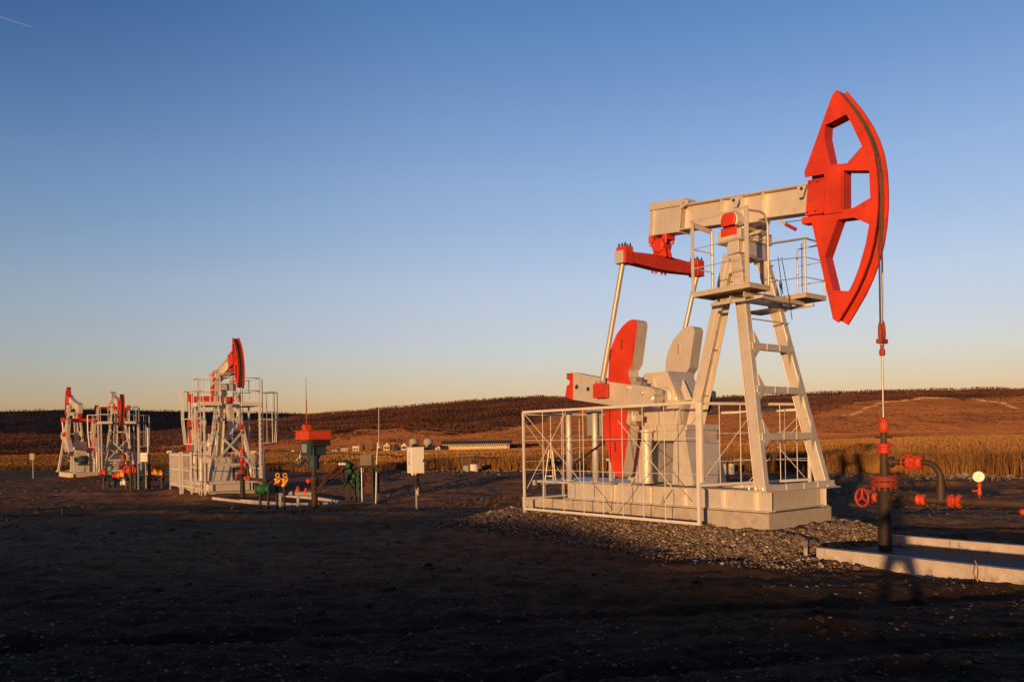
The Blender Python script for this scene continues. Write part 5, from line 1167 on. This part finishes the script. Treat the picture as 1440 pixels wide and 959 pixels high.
# ------------------------------------------------------------------ village beyond the field
VD = 430.
def vz(px_, D=VD): return gz((px_ - 720) / F * D, D)
def vpos(px_, D=VD): return ((px_ - 720) / F * D, D, vz(px_, D))
def house(px_, w_px, py_eave, py_top, label, wall, roof, D=VD, windows=2, rz=.2, gable=True, deep=8.):
    x, y, g0 = vpos(px_, D); s_ = D / F; root = tag(empty('house', (x, y, g0), rz), label, 'house', 'small houses beyond the field')
    w_ = w_px * s_; he = CAMZ - (py_eave - hz(px_)) * s_ - g0; ht_ = CAMZ - (py_top - hz(px_)) * s_ - g0
    m = MB(); m.box(-w_ / 2, w_ / 2, -deep / 2, deep / 2, -.5, he)
    if gable: m.add([(-w_ / 2, -deep / 2, he), (w_ / 2, -deep / 2, he), (0, -deep / 2, ht_), (-w_ / 2, -deep / 2 + .3, he), (w_ / 2, -deep / 2 + .3, he), (0, -deep / 2 + .3, ht_)], [(0, 1, 2), (3, 5, 4), (0, 2, 5, 3), (1, 4, 5, 2)])
    m.build('wall', wall, root)
    m = MB()
    if gable:
        for sx in (-1, 1): m.bar((sx * w_ * .29, -deep / 2 - .3, (he + ht_) / 2 + .12), (sx * w_ * .29, deep / 2 + .3, (he + ht_) / 2 + .12), math.hypot(w_ / 2, ht_ - he) * 1.12, .18, (sx * (ht_ - he), 0, w_ / 2))
    else:
        m.plate([(-w_ / 2 - .4, he), (w_ / 2 + .4, he), (w_ / 2, ht_), (-w_ / 2, ht_)], -deep / 2 - .3, deep / 2 + .3)
    m.build('roof', roof, root)
    for k in range(windows):
        xx = (k - (windows - 1) / 2) * w_ / (windows + .3); m = MB(); m.box(xx - .45, xx + .45, -deep / 2 - .05, -deep / 2 + .02, he * .35, he * .75); m.build('window', GLASSD, root)
    return root
house(543, 8, 626, 621.5, 'small gabled orange lit house left of the white cabinet', WALLY, ROOFD)
house(500, 8.5, 628.5, 627, 'flat white building left of the tall aerial mast', WALLW, WALLW, gable=False)
house(484, 9, 631, 629.5, 'low white shed next to the flat white building', WALLW, GREY, gable=False)
house(470, 7, 632.5, 631.2, 'small low pale shed far left of the white buildings', WALLW, ROOFD, gable=False, windows=1)
house(356, 14, 635, 634, 'long low white shed seen right of the middle pump', WALLW, WALLW, gable=False, windows=1, rz=.05)
house(567, 6, 625.5, 622, 'pale house with dark roof just left of the white cabinet', WALLW, ROOFD)
house(552, 9, 629, 626, 'dark roofed barn right of the gabled orange house', ROOFD, ROOFD, windows=1)
house(615, 5, 629, 626.5, 'small white gabled house at the left end of the long barn', WALLW, ROOFD, windows=1)
house(412, 5, 634, 632, 'tiny pale house right of the cage of the middle pump', WALLW, ROOFD, windows=1)
house(240, 6, 634.5, 633.5, 'tiny white house between the far pumps and the middle pump', WALLW, WALLW, windows=1, gable=False)
for px_, lab in ((581.5, 'left of the two round topped silos behind the white cabinet'), (602, 'right of the two round topped silos, beside the white cabinet')):
    x, y, g0 = vpos(px_, 462); g0 = g0 - 1; s_ = 462 / F; r = 6.4 * s_; ht_ = CAMZ - (615.5 - hz(px_)) * s_ - g0
    m = MB(); m.lathe((0, 0, -.5), (0, 0, 1), [(0, r), (ht_ - r * .75, r)] + [(ht_ - r * .75 + .5 + r * .75 * math.sin(t), r * math.cos(t)) for t in np.linspace(.1, 1.5, 8)], 28); o = m.build('silo', SILO, None); o.location = (x, y, g0); tag(o, lab, 'silo', 'silos in the village')
# long lit barn
x, y, g0 = vpos(667, 440); s_ = 440 / F; root = tag(empty('barn', (x, y, g0), .02), 'long low barn with a dark roof and sunlit yellow wall', 'barn')
xa, xb = (622 - 667) * s_, (716 - 667) * s_; he = CAMZ - (624 - hz(667)) * s_ - g0; hr = CAMZ - (619.5 - hz(667)) * s_ - g0
m = MB(); m.box(xa, xb, -5, 5, -.6, he); m.build('wall', WALLY, root)
m = MB(); m.plate([(-5.6, he - .1), (5.6, he - .1), (5.6, he + .1), (0, hr), (-5.6, he + .1)], xa - .5, xb + 1.5, frm=lambda a, yv, b: (yv, a, b)); m.build('roof', ROOFD, root)
for k in range(30):
    xx = xa + (k + .5) * (xb - xa) / 30; m = MB(); m.box(xx - .35, xx + .35, -5.06, -4.98, he * .62, he * .90); m.build('window', GLASSD, root)
m = MB(); m.tube(((713 - 667) * s_, -6, 0), ((713 - 667) * s_, -6, hr), .12, 6); m.build('lamp_pole', DARK, root)
# utility poles and village trees
poles = [(458, 628, 'utility pole left of the dark pipe rack'), (505, 622, 'utility pole just right of the flat white building'), (515, 620, 'first of three close utility poles by the aerial mast'), (520, 619, 'tallest of three close utility poles by the aerial mast'), (537, 624, 'utility pole left of the gabled orange house'), (553, 621, 'utility pole right of the gabled orange house')]
for px_, pt_, lab in poles:
    x, y, g0 = vpos(px_, 425); h = CAMZ - (pt_ - hz(px_)) / F * 425 - g0
    m = MB(); m.tube((0, 0, -.3), (0, 0, h), .13, 6, .09); m.box(-.9, .9, -.06, .06, h - .6, h - .45); o = m.build('utility_pole', GREY, None); o.location = (x, y, g0); tag(o, lab, 'pole', 'utility poles in the village')
def tree(px_, D, py_top, w_px, label, col, dark=False):
    x, y, g0 = vpos(px_, D); h = CAMZ - (py_top - hz(px_)) / F * D - g0; w_ = w_px / F * D; root = tag(empty('tree', (x, y, g0)), label, 'tree', 'trees and bushes round the village')
    m = MB(); m.tube((0, 0, -.4), (0, 0, h * .5), .22, 7, .12); rd = random.Random(px_)
    for k in range(4): a_ = rd.uniform(0, 6.3); m.tube((0, 0, h * .35), (w_ * .3 * math.cos(a_), w_ * .3 * math.sin(a_), h * .75), .09, 5, .03)
    m.build('trunk', BARK, root)
    m = MB()
    for k in range(260):
        a_ = rd.uniform(0, 6.3); rr_ = math.sqrt(rd.random()); t = rd.uniform(.15, 1); ww = w_ / 2 * rr_ * (1 - .6 * max(0, t - .4)); c = Vector((ww * math.cos(a_), ww * math.sin(a_) * .7, h * t)); q = .12 + .35 * rd.random()
        d1 = Vector((rd.gauss(0, 1), rd.gauss(0, 1), rd.gauss(0, 1))).normalized() * q; d2 = Vector((rd.gauss(0, 1), rd.gauss(0, 1), rd.gauss(0, 1))).normalized() * q
        m.add([c, c + d1, c + d2], [(0, 1, 2)])
    m.build('crown', col, root)
CR1 = nmat('dark_crown', (.035, .03, .028), .9, var=.4); CR2 = nmat('brown_crown', (.12, .055, .035), .9, var=.4)
for px_, D, pt_, w_, lab, cc in ((732, 445, 626, 12, 'dark bush just right of the long barn', CR1), (722, 448, 627, 9, 'low dark bush against the right end of the long barn', CR1), (608, 445, 622, 12, 'dark tree right of the silos', CR1), (590, 450, 624, 12, 'dark tree between and behind the two silos', CR1),
                              (558, 445, 624, 9, 'dark tree behind the dark roofed barn', CR1), (528, 440, 624, 10, 'brown bare tree left of the gabled orange house', CR2), (512, 440, 623, 8, 'brown bare tree right of the flat white building', CR2), (480, 450, 626, 12, 'brown tree behind the low white shed', CR2),
                              (445, 450, 629, 10, 'brown tree behind the orange covered drive', CR2), (428, 455, 630, 12, 'brown bush left of the orange covered drive', CR2), (395, 450, 631.5, 18, 'wide dark bush right of the middle pump cage', CR1), (376, 450, 632, 12, 'dark bush close to the middle pump cage', CR1),
                              (750, 460, 628, 10, 'brown bush seen through the left end of the near fence', CR2), (635, 452, 623.5, 9, 'brown bare tree behind the left half of the long barn', CR2)):
    tree(px_, D, pt_, w_, lab, cc)
# sagging hose line over the field edge, carried on little stakes
x0, Yc = 398, 60.
pts = []
for px_, py_ in ((398, 633.5), (420, 637), (435, 636.5), (455, 638.5), (475, 637), (500, 638), (525, 640.5), (545, 639), (560, 641.5), (575, 640)):
    pts.append(tuple(at(px_, py_, Yc)))
root = tag(empty('cable_line', (pts[0][0], Yc, gz(pts[0][0], Yc))), 'thin dark cable sagging between stakes before the golden field', 'cable'); B0 = Vector(root.location)
m = MB(); m.path([Vector(p) - B0 for p in pts], .035, 6); m.build('cable', DARK, root)
for k in (1, 3, 5, 7, 9):
    p = pts[k]; m = MB(); m.tube(Vector((p[0], p[1], gz(p[0], p[1]))) - B0, Vector(p) - B0 + Vector((0, 0, .05)), .02, 5); m.build('stake', DARK, root)
# the photographer, standing beside the tripod; the shadow of legs and body falls on the kerb and the wellhead
def person():
    import bmesh
    J = {'pelvis': (0, 0, .98), 'waist': (0, 0, 1.15), 'chest': (0, .02, 1.38), 'neck': (0, .03, 1.56), 'head': (0, .06, 1.68), 'crown': (0, .05, 1.82)}
    E_ = [('pelvis', 'waist'), ('waist', 'chest'), ('chest', 'neck'), ('neck', 'head'), ('head', 'crown')]
    Rd = {'pelvis': .15, 'waist': .14, 'chest': .17, 'neck': .06, 'head': .10, 'crown': .06}
    for s_, n_ in ((-1, 'l'), (1, 'r')):
        J.update({'hip' + n_: (s_ * .11, 0, .92), 'knee' + n_: (s_ * .23, .03, .50), 'ank' + n_: (s_ * .31, 0, .09), 'toe' + n_: (s_ * .33, .18, .045),
                  'sh' + n_: (s_ * .20, .02, 1.47), 'el' + n_: (s_ * .31, .15, 1.27), 'wr' + n_: (s_ * .10, .30, 1.56)})
        Rd.update({'hip' + n_: .11, 'knee' + n_: .072, 'ank' + n_: .05, 'toe' + n_: .045, 'sh' + n_: .075, 'el' + n_: .048, 'wr' + n_: .032})
        E_ += [('pelvis', 'hip' + n_), ('hip' + n_, 'knee' + n_), ('knee' + n_, 'ank' + n_), ('ank' + n_, 'toe' + n_), ('chest', 'sh' + n_), ('sh' + n_, 'el' + n_), ('el' + n_, 'wr' + n_)]
    ks = list(J); me = bpy.data.meshes.new('person'); me.from_pydata([J[k] for k in ks], [(ks.index(a), ks.index(b)) for a, b in E_], [])
    o = bpy.data.objects.new('person', me); C.objects.link(o); mo = o.modifiers.new('Skin', 'SKIN')
    if not me.skin_vertices:
        bm = bmesh.new(); bm.from_mesh(me); bm.verts.layers.skin.verify(); bm.to_mesh(me); bm.free()
    for k, sv in zip(ks, me.skin_vertices[0].data): sv.radius = (Rd[k] * (1.25 if k in ('chest', 'pelvis', 'waist') else 1), Rd[k] * (.8 if k in ('chest', 'pelvis', 'waist') else 1)); sv.use_root = k == 'pelvis'
    o.modifiers.new('Subdivision', 'SUBSURF').levels = 1; o.modifiers[-1].render_levels = 1
    me.materials.append(nmat('dark_clothes', (.04, .045, .06), .9)); return o
ph = person(); ph.location = (-.17, -.6, gz(-.17, -.6)); ph.rotation_euler = (0, 0, R(-25)); tag(ph, 'person in dark clothes standing with legs apart and both hands raised', 'person')
# short contrail high on the left
a = Vector(at(-60, 6, 9000)); b = Vector(at(45, 38.5, 9000))
cm = bpy.data.materials.new('contrail'); cm.use_nodes = True; b_ = cm.node_tree.nodes['Principled BSDF']; b_.inputs['Base Color'].default_value = (.8, .85, .95, 1); b_.inputs['Alpha'].default_value = .07; b_.inputs['Roughness'].default_value = 1
m = MB(); m.tube(a, b, 9, 10, 5); o = m.build('contrail', cm, None); tag(o, 'faint thin white vapour trail high in the left of the sky', 'vapour trail')
# ------------------------------------------------------------------ camera, sun, sky
cam = bpy.data.objects.new('camera', bpy.data.cameras.new('camera')); C.objects.link(cam)
cam.location = (0, 0, CAMZ); cam.rotation_mode = 'QUATERNION'
cam.rotation_quaternion = (Matrix.Rotation(R(90), 3, 'X') @ Matrix.Rotation(-ROLL, 3, 'Z')).to_quaternion()
cam.data.sensor_width = 36; cam.data.lens = F / 1440 * 36; cam.data.shift_y = (CY - 479.5) / 1440
cam.data.clip_start = .1; cam.data.clip_end = 20000
bpy.context.scene.camera = cam
EL = 3.0; AZ = 65.0                                       # light travels along AZ (from +X), sun EL above the horizon
trav = Vector((math.cos(R(AZ)) * math.cos(R(EL)), math.sin(R(AZ)) * math.cos(R(EL)), -math.sin(R(EL))))
sun = bpy.data.objects.new('sun', bpy.data.lights.new('sun', 'SUN')); C.objects.link(sun)
sun.data.energy = 4.8; sun.data.angle = R(.55); sun.data.color = (1, .555, .225)
sun.rotation_mode = 'QUATERNION'; sun.rotation_quaternion = trav.to_track_quat('-Z', 'Y')
sc = bpy.context.scene
w = bpy.data.worlds.new('World'); sc.world = w; w.use_nodes = True; nt = w.node_tree; N = nt.nodes; Lk = nt.links
bg = N['Background']; sky = N.new('ShaderNodeTexSky'); sky.sky_type = 'NISHITA'; sky.sun_disc = False
sky.sun_elevation = R(EL); sd = -trav; sky.sun_rotation = math.atan2(sd.x, sd.y); sky.altitude = 200; sky.air_density = 1.0; sky.dust_density = .6; sky.ozone_density = 1.6
tc = N.new('ShaderNodeTexCoord'); sx = N.new('ShaderNodeSeparateXYZ'); Lk.new(tc.outputs['Generated'], sx.inputs[0])
rp = N.new('ShaderNodeValToRGB'); Lk.new(sx.outputs['Z'], rp.inputs['Fac'])          # gain of the air colour with height above the horizon
els = rp.color_ramp.elements; G = 3.0
stops = [(0, (2.15, 1.70, 3.7)), (.035, (2.15, 1.76, 2.95)), (.072, (2.2, 1.86, 2.65)), (.183, (2.61, 2.18, 2.75)), (.303, (2.3, 2.2, 2.85)), (.467, (1.30, 1.78, 2.68)), (.8, (1.0, 1.5, 2.4))]
for i, (p_, c_) in enumerate(stops):
    e = els[i] if i < 2 else els.new(p_)
    e.position = p_; e.color = (c_[0] / G, c_[1] / G, c_[2] / G, 1)
m1 = N.new('ShaderNodeVectorMath'); m1.operation = 'MULTIPLY'; Lk.new(sky.outputs['Color'], m1.inputs[0]); Lk.new(rp.outputs['Color'], m1.inputs[1])
# the sky is deepest towards the left, ninety degrees from the sun
mr = N.new('ShaderNodeMapRange'); mr.interpolation_type = 'SMOOTHSTEP'; mr.inputs['From Min'].default_value = -.62; mr.inputs['From Max'].default_value = -.02
Lk.new(sx.outputs['X'], mr.inputs['Value'])
rl = N.new('ShaderNodeValToRGB'); Lk.new(sx.outputs['Z'], rl.inputs['Fac'])
for i, (p_, c_) in enumerate([(0, (.92, .93, .93)), (.16, (.82, .90, .92)), (.27, (.68, .83, .92)), (.46, (.42, .57, .72)), (.8, (.35, .5, .7))]):
    e = rl.color_ramp.elements[i] if i < 2 else rl.color_ramp.elements.new(p_)
    e.position = p_; e.color = (*c_, 1)
ml = N.new('ShaderNodeMix'); ml.data_type = 'RGBA'; Lk.new(mr.outputs['Result'], ml.inputs['Factor']); Lk.new(rl.outputs['Color'], ml.inputs['A']); ml.inputs['B'].default_value = (1, 1, 1, 1)
m0 = N.new('ShaderNodeVectorMath'); m0.operation = 'SCALE'; m0.inputs['Scale'].default_value = G; Lk.new(m1.outputs['Vector'], m0.inputs[0])
m2 = N.new('ShaderNodeVectorMath'); m2.operation = 'MULTIPLY'; Lk.new(m0.outputs['Vector'], m2.inputs[0]); Lk.new(ml.outputs['Result'], m2.inputs[1])
mb = N.new('ShaderNodeMapRange'); mb.inputs['From Min'].default_value = -.1; mb.inputs['From Max'].default_value = .55; mb.inputs['To Min'].default_value = .34; mb.inputs['To Max'].default_value = 1
Lk.new(sx.outputs['Y'], mb.inputs['Value'])              # the half of the sky behind the camera keeps the sky model's own weaker light
m3 = N.new('ShaderNodeVectorMath'); m3.operation = 'SCALE'; Lk.new(m2.outputs['Vector'], m3.inputs[0]); Lk.new(mb.outputs['Result'], m3.inputs['Scale'])
Lk.new(m3.outputs['Vector'], bg.inputs['Color']); bg.inputs['Strength'].default_value = .12
sc.view_settings.view_transform = 'Standard'; sc.view_settings.look = 'None'; sc.view_settings.gamma = 1; sc.view_settings.exposure = 0
sc.cycles.max_bounces = 5; sc.cycles.diffuse_bounces = 3; sc.cycles.glossy_bounces = 3; sc.cycles.transparent_max_bounces = 6
